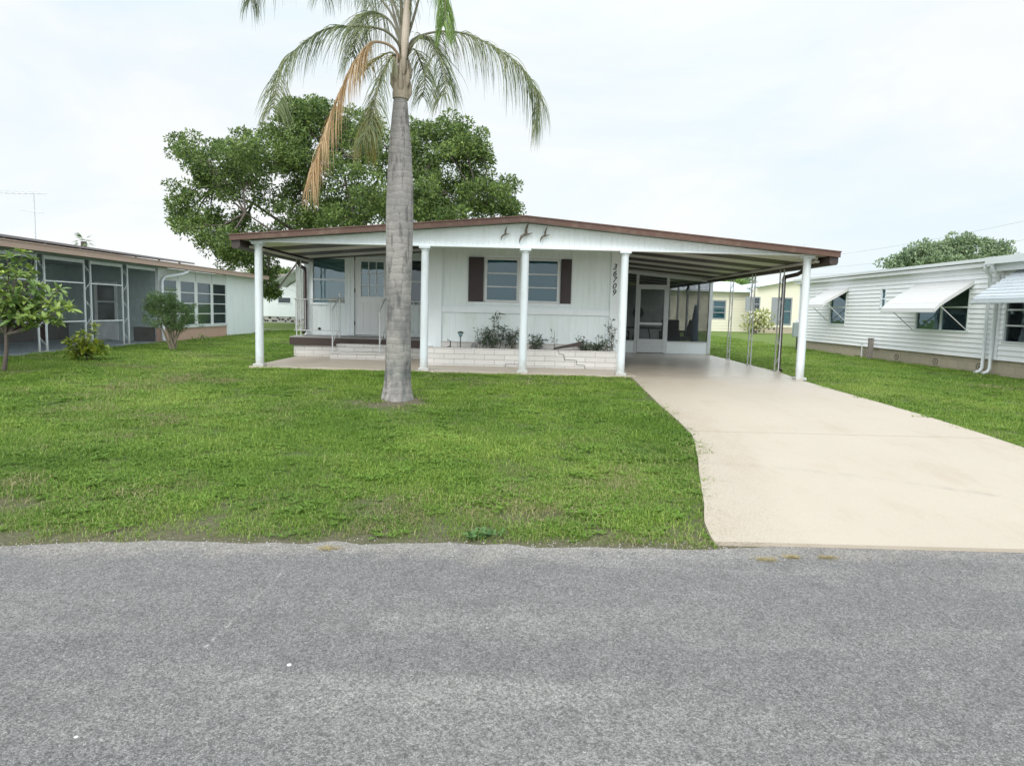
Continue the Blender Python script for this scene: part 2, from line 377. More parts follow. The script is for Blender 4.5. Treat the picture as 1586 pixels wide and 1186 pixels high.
# asphalt
m, t = nodemat('asphalt'); g = NT(t); p = g.pos()
big = g.noise(p, .5, 6, .62, (.6, 1.4, 1)); mid = g.noise(p, 5, 5, .65); lane = g.noise(p, .9, 4, .6, (.16, 1.6, 1))
vo = g.n('ShaderNodeTexVoronoi', {'Vector': p, 'Scale': 100.}); vo2 = g.n('ShaderNodeTexVoronoi', {'Vector': p, 'Scale': 300.})
c = g.mix(g.ramp(big, [(.42, 0.), (.56, 1.)]), (0.161, 0.157, 0.153), (0.263, 0.253, 0.241))
c = g.mix(g.ramp(lane, [(.44, .75), (.55, 0.)]), c, (0.141, 0.139, 0.138))
c = g.mix(g.ramp(vo.outputs['Color'], [(.12, .75), (.5, .15), (.8, 0.)]), c, (0.086, 0.083, 0.083))
c = g.mix(g.ramp(vo2.outputs['Color'], [(.55, 0.), (.8, .5)]), c, (0.395, 0.377, 0.359))
c = g.mix(g.ramp(vo.outputs['Color'], [(.93, 0.), (.97, .6)]), c, (0.460, 0.435, 0.407))
fz = g.noise(p, 160, 5, .8); c = g.mix(g.ramp(fz, [(.40, .55), (.5, 0.)]), c, (.12, .12, .12)); c = g.mix(g.ramp(fz, [(.54, 0.), (.64, .45)]), c, (.46, .45, .44))
c = g.mix(g.ramp(mid, [(.35, .4), (.55, 0.)]), c, (0.125, 0.121, 0.121))
ed = g.n('ShaderNodeSeparateXYZ', {0: p}); dist = g.math('SUBTRACT', g.math('ADD', g.math('MULTIPLY', ed.outputs[0], .062), 4.43), ed.outputs[1])
dist = g.math('ADD', dist, g.math('MULTIPLY', g.math('SUBTRACT', g.noise(p, 2.1, 7, .75), .5), 1.3))
c = g.mix(g.ramp(dist, [(.0, .42), (.25, 0.)]), c, (0.329, 0.300, 0.260))
ag = g.n('ShaderNodeTexVoronoi', {'Vector': p, 'Scale': 150.}).outputs['Color']; ag2 = g.n('ShaderNodeTexVoronoi', {'Vector': p, 'Scale': 75.}).outputs['Color']
gr = g.math('ADD', g.math('MULTIPLY', g.n('ShaderNodeSeparateXYZ', {0: ag}).outputs[0], .65), g.math('MULTIPLY', g.n('ShaderNodeSeparateXYZ', {0: ag2}).outputs[1], .35))
c = g.mix(1., c, g.ramp(gr, [(.12, .60), (.45, .97), (.8, 1.48)]), 'MULTIPLY')
# pale scrape across the lane and hairline cracks
sa, sb = gp(441, 884), gp(318, 1004); sdx, sdy = sb[0]-sa[0], sb[1]-sa[1]; sL = math.hypot(sdx, sdy); sdx /= sL; sdy /= sL
rel = g.n('ShaderNodeVectorMath', {0: p, 1: (sa[0], sa[1], 0)}, operation='SUBTRACT').outputs[0]
al = g.n('ShaderNodeVectorMath', {0: rel, 1: (sdx, sdy, 0)}, operation='DOT_PRODUCT').outputs['Value']
ac = g.n('ShaderNodeVectorMath', {0: rel, 1: (-sdy, sdx, 0)}, operation='DOT_PRODUCT').outputs['Value']
ac = g.math('ABSOLUTE', g.math('ADD', ac, g.math('MULTIPLY', g.math('SUBTRACT', g.noise(p, 9, 3), .5), .03)))
win = g.math('MULTIPLY', g.math('GREATER_THAN', al, 0.), g.math('LESS_THAN', al, sL))
scr_ = g.math('MULTIPLY', g.math('MULTIPLY', g.ramp(ac, [(.0, 1.), (.016, 0.)]), win), g.ramp(g.noise(p, 40, 4, .7), [(.46, 0.), (.66, .6)]))
c = g.mix(scr_, c, (.55, .54, .51))
wv = g.n('ShaderNodeVectorMath', {0: p, 1: g.n('ShaderNodeVectorMath', {0: g.n('ShaderNodeTexNoise', {'Vector': p, 'Scale': 1.3, 'Detail': 6.}).outputs[1], 'Scale': .7}, operation='SCALE').outputs[0]}, operation='ADD').outputs[0]
ck = g.n('ShaderNodeTexVoronoi', {'Vector': wv, 'Scale': .33}, feature='DISTANCE_TO_EDGE').outputs[0]
ckm = g.math('MULTIPLY', g.ramp(ck, [(.0, 1.), (.0035, 0.)]), g.ramp(g.noise(p, .8, 3), [(.48, 0.), (.62, .28)]))
c = g.mix(ckm, c, (.10, .10, .095))
h = g.math('ADD', g.math('MULTIPLY', vo.outputs['Distance'], -.8), g.math('ADD', g.math('MULTIPLY', vo2.outputs['Distance'], -.5), g.math('MULTIPLY', g.noise(p, 60, 6, .75), 1.2)))
b = g.n('ShaderNodeBsdfPrincipled', {'Base Color': c, 'Roughness': .85, 'Normal': g.bump(h, .8, .009)}); g.out(b.outputs[0]); M_road = m
mb = MB(); N = 420; X0, X1 = -40, 40; top = []
for i in range(N+1):
    x = X0+(X1-X0)*i/N
    e = road_edge(x)+(float(vnoise(x, 0, 1.1, 3))-.5)*.16+(float(vnoise(x, 0, 6., 4))-.5)*.11+(float(vnoise(x, 0, 17., 6))-.5)*.05
    if abs(x) > 14: e = road_edge(x)
    top.append((x, e, .006))
for a, b_ in zip(top, top[1:]): mb.quad((a[0], -1.5, .006), (b_[0], -1.5, .006), b_, a)
tag(mb.build('road', M_road), kind='structure')
tag(MB().quad((-40, -9, .006), (40, -9, .006), (40, -1.5, .006), (-40, -1.5, .006)).build("road_behind_camera", M_road), kind="structure")

# driveway concrete
def concrete(name, base, lite, stain, gloss):
    m, t = nodemat(name); g = NT(t); p = g.pos()
    a = g.noise(p, .8, 6, .6); f = g.noise(p, 60, 4, .7); s = g.noise(p, 2.3, 6, .7, (1, .35, 1))
    c = g.mix(a, base, lite); c = g.mix(g.ramp(s, [(.52, 0.), (.76, .45)]), c, stain)
    dr_ = g.noise(p, 3.2, 6, .7, (1, .5, 1)); c = g.mix(g.ramp(dr_, [(.56, 0.), (.66, .16)]), c, (.36, .29, .20))
    sp_ = g.n('ShaderNodeTexVoronoi', {'Vector': p, 'Scale': 3.3}).outputs['Distance']; c = g.mix(g.ramp(g.math('ADD', sp_, g.math('MULTIPLY', f, .04)), [(.03, .55), (.05, 0.)]), c, (.20, .15, .11))
    c = g.mix(g.ramp(f, [(.3, .22), (.55, 0.)]), c, tuple(x*.6 for x in base))
    sx = g.n('ShaderNodeSeparateXYZ', {0: p})
    # pitted, worn strip along the lawn side
    lf = g.n('ShaderNodeFloatCurve', {1: g.n('ShaderNodeMapRange', {0: sx.outputs[1], 1: 4., 2: 14., 3: 0., 4: 1.}).outputs[0]})
    cv = lf.mapping.curves[0]
    for i in range(1, 20):
        y = 4+10*i/20; cv.points.new(i/20, dl(y)/4)
    cv.points[0].location = (0, dl(4)/4); cv.points[len(cv.points)-1].location = (1, dl(13)/4); lf.mapping.update()
    dd = g.math('SUBTRACT', sx.outputs[0], g.math('MULTIPLY', lf.outputs[0], 4.))
    pit = g.n('ShaderNodeTexVoronoi', {'Vector': p, 'Scale': 55.})
    k = g.math('MULTIPLY', g.ramp(dd, [(.0, 1.), (.45, .55), (.75, 0.)]), g.ramp(g.math('ADD', pit.outputs['Distance'], g.math('MULTIPLY', f, .6)), [(.45, 1.), (.75, .15)]))
    c = g.mix(g.math('MULTIPLY', k, .6), c, tuple(x*.55 for x in stain))
    yr = g.n('ShaderNodeMapRange', {0: g.math('ADD', sx.outputs[1], a), 1: 10., 2: 14.5, 3: .6, 4: gloss}).outputs[0]
    # tyre scuff, an arc across the apron
    d2 = g.n('ShaderNodeVectorMath', {0: p, 1: (1.2, 1.6, .1)}, operation='DISTANCE').outputs['Value']
    arc = g.math('MULTIPLY', g.ramp(g.math('ABSOLUTE', g.math('SUBTRACT', d2, 5.15), 0), [(.0, 1.), (.09, 0.)]), g.ramp(g.noise(p, 6, 5, .7), [(.42, 0.), (.65, .45)]))
    c = g.mix(arc, c, (.25, .22, .19))
    b = g.n('ShaderNodeBsdfPrincipled', {'Base Color': c, 'Roughness': yr, 'Normal': g.bump(g.math('ADD', f, g.math('MULTIPLY', k, .8)), .35, .006)}); g.out(b.outputs[0]); return m
M_conc = concrete('driveway_concrete', (.425, .368, .295), (.485, .425, .345), (.36, .27, .19), .22)
M_slab = paint('patio_concrete', (.46, .395, .315), .35, .15, 1.5, 60, (.22, .19, .15), .4, .2)
JY = gp(1078, 671)[1]
def slab_rows(y0, y1, fl, fr, th=.03, n=60):
    mb = MB(); ys = np.linspace(y0, y1, n); pr = None
    for y in ys:
        y = float(y); z = gz(y)+th; a, b = fl(y), fr(y); row = [(a, y, z-th-.05), (a, y, z), (b, y, z), (b, y, z-th-.05)]
        if pr:
            for i in range(3): mb.quad(pr[i], pr[i+1], row[i+1], row[i])
        else: mb.quad(*row)
        pr = row
    mb.quad(*pr); return mb
jag = lambda f, s, k: (lambda y: f(y)+(float(vnoise(y, 3, 2.2, s))-.5)*.022*k)
mb = slab_rows(4.58, JY-.010, jag(dl, 5, 1), jag(dr, 6, 1)); tag(mb.build('driveway', M_conc), kind='structure')
mb = slab_rows(JY+.008, 21.05, jag(dl, 5, .6), jag(dr, 6, .5)); tag(mb.build('driveway_by_the_carport', M_conc), kind='structure')
M_joint = paint('joint_dirt', (.16, .10, .06), .9, .3, 20)
mb = MB().quad((dl(JY), JY-.012, gz(JY)+.024), (dr(JY), JY-.012, gz(JY)+.024), (dr(JY), JY+.009, gz(JY)+.024), (dl(JY), JY+.009, gz(JY)+.024)); tag(mb.build('driveway_joint', M_joint), kind='structure')
mb = MB().box(-5.0, 2.345, 13.08, 17.4, .1, .385); tag(mb.build('patio_slab', M_slab, None, .006), kind='structure')
p0 = gp(404, 513); p1 = gp(442, 512)
mb = MB().quad((p0[0]-3, p0[1]-1.2, gz(p0[1])+.03), (p1[0]-1.2, p1[1]-.6, gz(p1[1])+.03), (p1[0]+.2, p1[1]+.4, gz(p1[1])+.03), (p0[0]-3, p0[1]+1.0, gz(p0[1])+.03)); tag(mb.build('path', M_conc), kind='structure')

# ------------------------------------------------------------------ the house
FY, PY, MY, LY = 13.2, 16.2, 15.1, 17.3      # gable plane, porch front, middle wall, recessed porch wall
HX0, HX1 = -5.18, 2.4; RX0, RX1, RIDGE = -5.23, 5.95, .18
ZB = .35; DK = .84
house = empty('mobile_home', (-1.4, 15, ZB), 'white single-storey home with brown-edged low roof, white columns and carport, nearest house', 'house')
def zroof(x):                                 # underside of the roof sheet
    return 3.19-.0865*abs(x-RIDGE)
def roofpoly(x0, x1, lo, hi):
    xs_ = [x0]+([RIDGE] if x0 < RIDGE < x1 else [])+[x1]
    return [(x, zroof(x)+lo) for x in xs_]+[(x, zroof(x)+hi) for x in reversed(xs_)]
fy = lambda a, b, d: (a, d, b)
mb = MB(); mb.prism(roofpoly(RX0, RX1, .0, .085), fy, 12.95, 30); rf = mb.build('roof', M_roof, house)
mb = MB(); mb.prism(roofpoly(RX0-.01, RX1+.01, -.015, .075), fy, 12.90, 12.948); mb.prism(roofpoly(RX0-.02, RX1+.02, .077, .098), fy, 12.885, 12.99)
mb.build('fascia', M_brown, rf)
# soffit pieces at the overhang ends
# gable (beam) board with vertical grooves
mb = MB(); wall(mb, FR(FY-.04), -4.95, 5.62, 2.73, 3.1, th=.10, groove=.1, ztop=lambda u: zroof(u)-.012)
mb.build('gable', M_white, house)
MB().box(-4.96, 5.63, FY-.085, FY+.085, 2.712, 2.732).build('beam_trim', M_white, house)
# columns
for px_, X in ((400, -4.82), (658, -1.69), (809, .19), (959, 2.06), (1243, 5.48)):
    c = MB(); z0 = gz(13.2)+.035 if X < 2.3 else gz(FY)+.03
    c.lathe(X, FY, [(z0+.05, .077), (z0+1.2, .076), (2.62, .070), (2.64, .084), (2.66, .084), (2.668, .074)], 24)
    c.box(X-.10, X+.10, FY-.10, FY+.10, z0, z0+.05)
    c.box(X-.105, X+.105, FY-.105, FY+.105, 2.668, 2.711)
    c.build('column', M_col, house, .004)
# house walls
def P(px, py, Y): return at(px, py, Y)
ztop = lambda u: zroof(u)-.004
wl = P(482, 397, LY); wr = P(537, 472, LY); W1 = (wl[0], wr[0], wr[2], wl[2])
dl_ = P(547, 393, LY); D1 = (dl_[0], dl_[0]+.92, DK+.01, dl_[2])
w2 = (P(622, 0, LY)[0], -1.98, W1[2], W1[3])
mb = MB(); wall(mb, FR(LY), HX0, HX1-.1, .4, 3.0, [W1, D1, w2], groove=.12, ztop=ztop)
front = mb.build('wall', M_white2, house, label='white grooved wall behind the porch deck')
a = P(752, 399, MY); b_ = P(802, 468, MY); c_ = P(816, 399, MY); d_ = P(865, 468, MY)
WM = (a[0], d_[0], b_[2], a[2])
MX0 = P(664, 500, MY)[0]
mb = MB(); wall(mb, FR(MY), MX0, HX1, .4, 3.0, [WM], groove=.13, ztop=ztop)
mb.build('wall', M_white2, house, label='white front wall with shuttered windows above the planter')
mb = MB(); wall(mb, WL(MX0), MY+.1, LY, .4, 2.98, groove=.12); mb.build('wall', M_white2, house)
mb = MB(); wall(mb, WL(HX0), LY+.1, 30, .55, 2.70, groove=.2); mb.build('wall', M_white2, house)
mb = MB(); wall(mb, WR(HX1), MY+.1, 30, .38, 2.96, groove=.2); mb.build('wall', M_white2, house)
mb = MB(); wall(mb, FR(30.1), HX0, HX1, .4, 2.6, th=.1); mb.build('wall', M_white2, house)
# trim boards, pilasters
pl = P(684, 500, MY)[0]; pr_ = P(943, 500, MY)[0]; tz0, tz1 = P(760, 485, MY)[2], P(760, 476, MY)[2]
def board(*a): MB().boxM(*a).build('trim_board', M_white, house, .003)
class TR:
    def boxM(s, *a): board(*a)
tr = TR(); tr.boxM(FR(MY), MX0-.01, pl, .002, .055, .44, ztop(MX0)); tr.boxM(FR(MY), pr_, HX1+.01, .002, .055, .44, ztop(HX1))
tr.boxM(FR(MY), pl+.002, pr_-.002, .002, .048, tz0, tz1)
tr.boxM(FR(LY), HX0-.01, HX0+.13, .002, .028, DK, ztop(HX0))
tr.boxM(FR(LY), W1[0]-.09, W1[0]-.012, .002, .02, DK+.02, ztop(-5)); tr.boxM(FR(LY), W1[1]+.012, W1[1]+.09, .002, .02, DK+.02, ztop(-4.5))
# windows
M_curt = paint('pale_curtain', (.72, .78, .77), .8, .12, 4)
window(house, FR(LY), *W1, splits=[.52], fmat=M_white, gmat=M_glass, bar=.016, back=M_curt)
window(house, FR(LY), *w2, splits=[.52], fmat=M_white, gmat=M_glassd, bar=.016)
MB().box(P(508, 470, LY-.05)[0], P(531, 470, LY-.05)[0], LY-.002-.02+.052, LY+.068, W1[2]+.05, W1[2]+.17).build('window_box', paint('cardboard', (.5, .4, .22), .8), house, label='small tan card standing inside the left porch window')
for q0, q1 in ((a[0], b_[0]+.01), (c_[0]-.05, d_[0])):
    window(house, FR(MY), q0, q1, WM[2], WM[3], rows=3, fmat=M_alu, gmat=M_glassb, bar=.012)
MB().boxM(FR(MY), b_[0]+.02, c_[0]-.06, -.09, .03, WM[2], WM[3]).build('mullion', M_white, house)
MB().boxM(FR(MY), a[0]-.22, d_[0]+.23, .002, .014, WM[3]+.012, WM[3]+.05).build('window_trim', M_white, house)
MB().boxM(FR(MY), a[0]-.24, d_[0]+.25, .002, .035, WM[2]-.07, WM[2]-.018).build('window_trim', M_white, house)
for x0, x1 in ((P(734, 0, MY)[0]+.0, a[0]-.03), (d_[0]+.03, P(885, 430, MY)[0])):
    s = MB(); z0, z1 = WM[2]-.01, WM[3]+.005
    if x0 < 0 and False: pass
    s.boxM(FR(MY), x0, x1, .015, .04, z0, z1)
    for k in range(22):
        zz = z0+.05+(z1-z0-.1)*k/22; s.boxM(FR(MY), x0+.03, x1-.03, .040, .047, zz, zz+(z1-z0)/34)
    s.build('shutter', M_shut, house, .002)
# door
dr0 = MB(); u0, u1, z0, z1 = D1
fr_ = MB(); fr_.boxM(FR(LY), u0-.06, u0+.03, -.08, .03, z0, z1+.02); fr_.boxM(FR(LY), u1-.03, u1+.06, -.08, .03, z0, z1+.02); fr_.boxM(FR(LY), u0-.06, u1+.06, -.08, .031, z1+.02, z1+.08)
fr_.build('door_frame', M_white, house, .003)
q = P(559, 405, LY); q2 = P(594, 460, LY); gx0, gx1, gz0, gz1 = q[0], u1-.17, q2[2], q[2]
wall(dr0, FR(LY+.03), u0+.034, u1-.034, z0+.015, z1+.016, [(gx0, gx1, gz0, gz1)], th=.04)
dr0.boxM(FR(LY+.03), gx0-.04, gx1+.04, .001, .014, gz1, gz1+.04); dr0.boxM(FR(LY+.03), gx0-.04, gx1+.04, .001, .014, gz0-.04, gz0)
dr0.boxM(FR(LY+.03), gx0-.04, gx0, .001, .014, gz0, gz1); dr0.boxM(FR(LY+.03), gx1, gx1+.04, .001, .014, gz0, gz1)
for k in range(4): xx = u0+.12+k*.18; dr0.boxM(FR(LY+.03), xx, xx+.13, .001, .008, z0+.14, gz0-.16)
door = dr0.build('door', M_door, house, .003)
MB().boxM(FR(LY+.03), gx0, gx1, -.026, -.02, gz0, gz1).build('pane', M_glass, door)
mm = MB()
for k in (1, 2): xx = gx0+(gx1-gx0)*k/3; mm.boxM(FR(LY+.03), xx-.011, xx+.011, -.018, .006, gz0, gz1)
for k in (1, 2): zz = gz0+(gz1-gz0)*k/3; mm.boxM(FR(LY+.03), gx0, gx1, -.017, .004, zz-.009, zz+.009)
mm.build('muntin', M_door, door)
MB().boxM(FR(LY+.03), gx0-.02, gx1+.02, -.075, -.06, gz0-.02, gz1+.02).build('curtain', M_curt, door)
k_ = MB(); k_.tube([(u1-.1, LY, z0+1.0), (u1-.1, LY-.05, z0+1.0)], [.012, .012], 10); k_.tube([(u1-.1, LY-.045, z0+1.0), (u1-.1, LY-.09, z0+1.0)], [.026, .02], 12); k_.build('handle', paint('brass', (.5, .36, .12), .3, .1, metal=1), door)
for zz in (.25, 1.05, 1.85): MB().boxM(FR(LY+.03), u0+.02, u0+.045, .002, .036, z0+zz, z0+zz+.1).build('hinge', M_dkbrown, door)
# ceiling pans: white and brown bands running from ridge to eave, under the roof sheet
def pans(x0, x1, y0, y1):
    wm, bm = MB(), MB(); y = y0; k = 0
    while y < y1:
        e = min(y1, y+.72); (wm if k % 2 == 0 else bm).prism(roofpoly(x0, x1, -.060 if k % 2 == 0 else -.064, -.004), fy, y+.002, e-.002); y = e+.0; k += 1
    wm.build('ceiling_panel', M_pan, rf, label='white ceiling pans'); bm.build('ceiling_panel', M_panb, rf, label='dark brown ceiling pans')
pans(HX1+.02, 5.72, FY+.1, 29.5)
pans(-4.95, MX0-.02, FY+.1, LY-.01)
# gutters, eave beams and downspouts
for s_, xe in ((1, RX1), (-1, RX0)):
    gm = MB(); z = zroof(xe)
    gm.box(min(xe-s_*.14, xe), max(xe-s_*.14, xe), 12.97, 30, z-.12, z-.01) if False else gm.prism([(xe, z-.005), (xe-s_*.16, z-.005), (xe-s_*.16, z-.11), (xe-s_*.13, z-.15), (xe-s_*.02, z-.15), (xe, z-.11)], fy, 12.96, 29.9)
    gm.build('gutter', M_dkbrown, house)
zc = zroof(5.8)
gm = MB().box(5.66, 5.76, FY+.12, 29, 2.60, 2.64); gm.build('eave_beam', M_pan, house)
gm = MB().box(-5.04, -4.96, FY+.12, LY, 2.61, 2.65); gm.build('eave_beam', M_pan, house)
def spout(x, y, xo, z0, z1, yo=0):
    g_ = MB(); g_.tube([(xo, y+yo, z1), (xo, y+yo, z1-.07), (xo+(x-xo)*.25, y+yo*.7, z1-.13), (x-(x-xo)*.2, y, z1-.16), (x, y, z1-.24), (x, y, z0+.16), (x, y-.02, z0+.08), (x, y-.12, z0+.03)], .042, 8); return g_
q = gp(1209, 577); spout(q[0]-.06, q[1]-.02, 5.88, q[2]+.02, zc-.12, -.9).build('downspout', M_dkbrown, house)
q = P(472.5, 515, LY-.25); spout(-5.14, LY-.12, -5.16, DK+.03, 2.62, -.45).build('downspout', M_dkbrown, house)
# scroll-iron posts
def iron_post(x, y, z0, z1, parent, mat, along='Y', w=.13, name='iron_post', sr=.011):
    g_ = MB(); U = (lambda a: (x, y+a)) if along == 'Y' else (lambda a: (x+a, y))
    for s_ in (-w/2, w/2): a_ = U(s_); g_.box(a_[0]-sr, a_[0]+sr, a_[1]-sr, a_[1]+sr, z0, z1)
    n = max(2, int((z1-z0)/.38)); dz = (z1-z0)/n
    for i in range(n):
        s_ = 1 if i % 2 else -1; za = z0+i*dz
        pts = [U(-s_*w*.5*math.cos(math.pi*t))+(za+dz*t+.02*math.sin(2*math.pi*t),) for t in np.linspace(0, 1, 9)]
        g_.tube(pts, .006, 4)
        cx_ = U(s_*w*.12); pts = [U(s_*(w*.12+.02*math.cos(t)))+(za+dz*.5+.03*math.sin(t)*1.3,) for t in np.linspace(0, 5, 9)]; g_.tube(pts, .0045, 4)
    a_, b_2 = U(-w/2-.02), U(w/2+.02)
    g_.box(min(a_[0], b_2[0])-.03, max(a_[0], b_2[0])+.03, min(a_[1], b_2[1])-.03, max(a_[1], b_2[1])+.03, z0-.012, z0-.002+.002)
    return g_.build(name, mat, parent)
for px_, py_ in ((1129, 558), (1161.5, 567), (1204, 577)):
    q = gp(px_, py_); iron_post(q[0]-.03, q[1], q[2]+.04, zroof(q[0])-.11, house, M_iron, 'X' if False else 'Y', .22)
iron_post(-5.02, PY+.08, DK+.015, 2.62, house, M_iron, 'X', .1)
# porch deck, brick base and steps
dk = MB(); dk.box(-5.2, MX0-.02, PY-.04, LY-.01, DK-.03, DK); deck = dk.build('porch_deck', M_deck, house, .004)
MB().box(-5.2, MX0-.02, PY-.05, PY, DK-.2, DK-.032).box(-5.2, -5.15, PY, LY, DK-.2, DK-.032).build('rim_board', M_dkb, deck)
MB().box(-5.12, MX0-.03, PY+.012, PY+.2, .38, DK-.202).box(-5.12, -4.95, PY+.2, LY, .38, DK-.202).build('brick_base', M_brickw, deck)
s0, s1 = P(511, 558, 15.45)[0], P(597, 558, 15.45)[0]
st_ = MB(); st_.box(s0, s1, 15.45, 16.2, .386, .50); st_.box(s0-.02, s1+.02, 15.42, 16.22, .50, .545)
st_.box(s0+.08, s1-.06, 15.80, 16.18, .545, .66); st_.box(s0+.06, s1-.04, 15.78, 16.145, .66, .70)
st_.build('steps', M_brickw, house, .006)
def rail(x, name):
    g_ = MB(); yb, yt = 15.62, 16.26
    g_.box(x-.013, x+.013, yb-.013, yb+.013, .70-.155, 1.50); g_.box(x-.016, x+.016, yt-.016, yt+.016, DK, 1.82)
    g_.tube([(x, yb-.03, 1.46), (x, yb, 1.49), (x, yt, 1.76)], .014, 6); g_.tube([(x, yb, .74), (x, yt, 1.02)], .009, 6)
    for k in range(1, 4):
        y = yb+(yt-yb)*k/4; g_.box(x-.006, x+.006, y-.006, y+.006, .74+.28*k/4, 1.49+.27*k/4)
    g_.box(x-.024, x+.024, yt-.024, yt+.024, 1.82, 1.85)
    return g_.build(name, M_alu, house)
rail(P(515, 540, 15.62)[0], 'handrail'); rail(P(588, 540, 15.62)[0], 'handrail')
rl = MB(); yr_ = PY+.06; xL, xR = -5.08, P(525, 500, PY+.06)[0]-.04
for z in (1.70, .98): rl.box(xL, xR, yr_-.012, yr_+.012, z-.012, z+.012)
x = xL+.38
while x < xR: rl.box(x-.006, x+.006, yr_-.006, yr_+.006, .98, 1.69); x += .42
for z in (1.70, .98): rl.box(-5.13, -5.11, yr_, LY, z-.012, z+.012)
y = yr_+.1
while y < LY: rl.box(-5.126, -5.114, y-.006, y+.006, .98, 1.69); y += .13
rl.build('railing', M_iron, house)
rl = MB(); xL = P(588, 500, PY+.06)[0]+.04; xR = MX0-.04
for z in (1.70, .98): rl.box(xL, xR, yr_-.012, yr_+.012, z-.012, z+.012)
x = xL+.1
while x < xR: rl.box(x-.006, x+.006, yr_-.006, yr_+.006, .98, 1.69); x += .13
rl.build('railing', M_iron, house)
# outlet pipe in porch wall
MB().tube([(P(495, 517, LY)[0], LY-.005, .99), (P(495, 517, LY)[0], LY-.03, .99)], .035, 12).build('drain_outlet', M_dkin, house)
# house number
def text_mesh(body, size, name, mat, parent, M3, spacing=1.):
    cu = bpy.data.curves.new(name, 'FONT'); cu.body = body; cu.size = size; cu.align_x = 'CENTER'; cu.extrude = .004; cu.space_line = spacing; cu.shear = .25
    cu.offset = .0012
    tmp = bpy.data.objects.new('tmp', cu); COL.objects.link(tmp); bpy.context.view_layer.update()
    me = bpy.data.meshes.new_from_object(tmp.evaluated_get(bpy.context.evaluated_depsgraph_get())); bpy.data.objects.remove(tmp); me.transform(M3)
    return link(name, me, mat, parent)
nx_ = P(952, 430, MY); nz_ = P(952, 412, MY)[2]-.08
text_mesh('3\n6\n7\n0\n9', .17, 'house_number', M_dkin, house, Matrix.Translation((nx_[0]-.015, MY-.061, nz_)) @ Matrix.Rotation(math.pi/2, 4, 'X'), .80)
# screened room at the back of the carport
SY = 21.1; SX = 6.0
scr = MB(); dx0, dx1 = P(985, 500, SY)[0], P(1032, 500, SY)[0]
kz = P(1060, 529, SY)[2]; dz = P(1008, 444, SY)[2]
for x in (dx0, dx1): scr.box(x-.04, x+.04, SY-.03, SY+.03, .38, zroof(x)-.07)
scr.box(SX-.12, SX-.02, SY-.04, SY+.05, .38, zroof(SX)-.07)
scr.box(dx0+.04, dx1-.04, SY-.03, SY+.03, dz, dz+.06); scr.box(dx1+.04, SX-.12, SY-.03, SY+.03, kz-.04, kz); scr.box(HX1+.01, dx0-.04, SY-.03, SY+.03, kz-.04, kz)
scr.prism([(HX1+.01, zroof(HX1)-.07), (SX-.02, zroof(SX)-.07), (SX-.02, zroof(SX)-.15), (HX1+.01, zroof(HX1)-.15)], fy, SY-.035, SY+.035)
for k in range(1, 5): y = SY+k*1.4; scr.box(SX-.1, SX-.04, y-.03, y+.03, .38, zroof(SX)-.15)
scr.box(SX-.1, SX-.04, SY+.05, 27, kz-.04, kz)
sc_ = scr.build('screen_frame', M_alu, house)
MB().box(dx1+.04, SX-.12, SY-.015, SY+.015, .385, kz-.04).build('kick_panel', M_white, sc_)
MB().box(HX1+.01, dx0-.04, SY-.015, SY+.015, .385, kz-.04).build('kick_panel', M_white, sc_)
sp = MB(); sp.box(dx1+.04, SX-.12, SY-.004, SY+.004, kz, zroof(SX)-.12); sp.box(HX1+.02, dx0-.04, SY-.004, SY+.004, kz, zroof(HX1)-.2); sp.box(dx0+.04, dx1-.04, SY-.004, SY+.004, dz+.06, zroof(dx1)-.15)
sp.build('screen', M_screen, sc_); MB().box(SX-.074, SX-.066, SY+.05, 27, .42, zroof(SX)-.15).build('screen', M_screens, sc_)
sdr = MB(); mzr = P(1008, 501, SY)[2]
for z0_, z1_ in ((.40, .43), (kz-.02, kz+.05), (mzr-.04, mzr+.03), (dz-.08, dz-.01)): sdr.box(dx0+.1, dx1-.1, SY-.045, SY-.012, z0_, z1_)
for x0_, x1_ in ((dx0+.045, dx0+.1), (dx1-.1, dx1-.045)): sdr.box(x0_, x1_, SY-.045, SY-.012, .40, dz-.01)
sdr.box(dx0+.1, dx1-.1, SY-.034, SY-.026, .43, kz-.02)
sdo = sdr.build('screen_door', M_alu, house); MB().box(dx0+.1, dx1-.1, SY-.03, SY-.026, kz+.05, dz-.08).build('screen', M_screen, sdo)
MB().box(dx1-.13, dx1-.10, SY-.07, SY-.046, mzr-.06, mzr+.06).build('handle', M_dkbrown, sdo)
mb = MB(); wall(mb, FR(27), HX1+.01, SX-.02, .4, 2.68, groove=.2); mb.build('wall', paint('grey_wall', (.66, .68, .70), .6), house, label='pale grey back wall of the screened room')
spout(SX+.1, 24.6, SX-.12, .45, zc-.12, -.9).build('downspout', M_dkbrown, house)

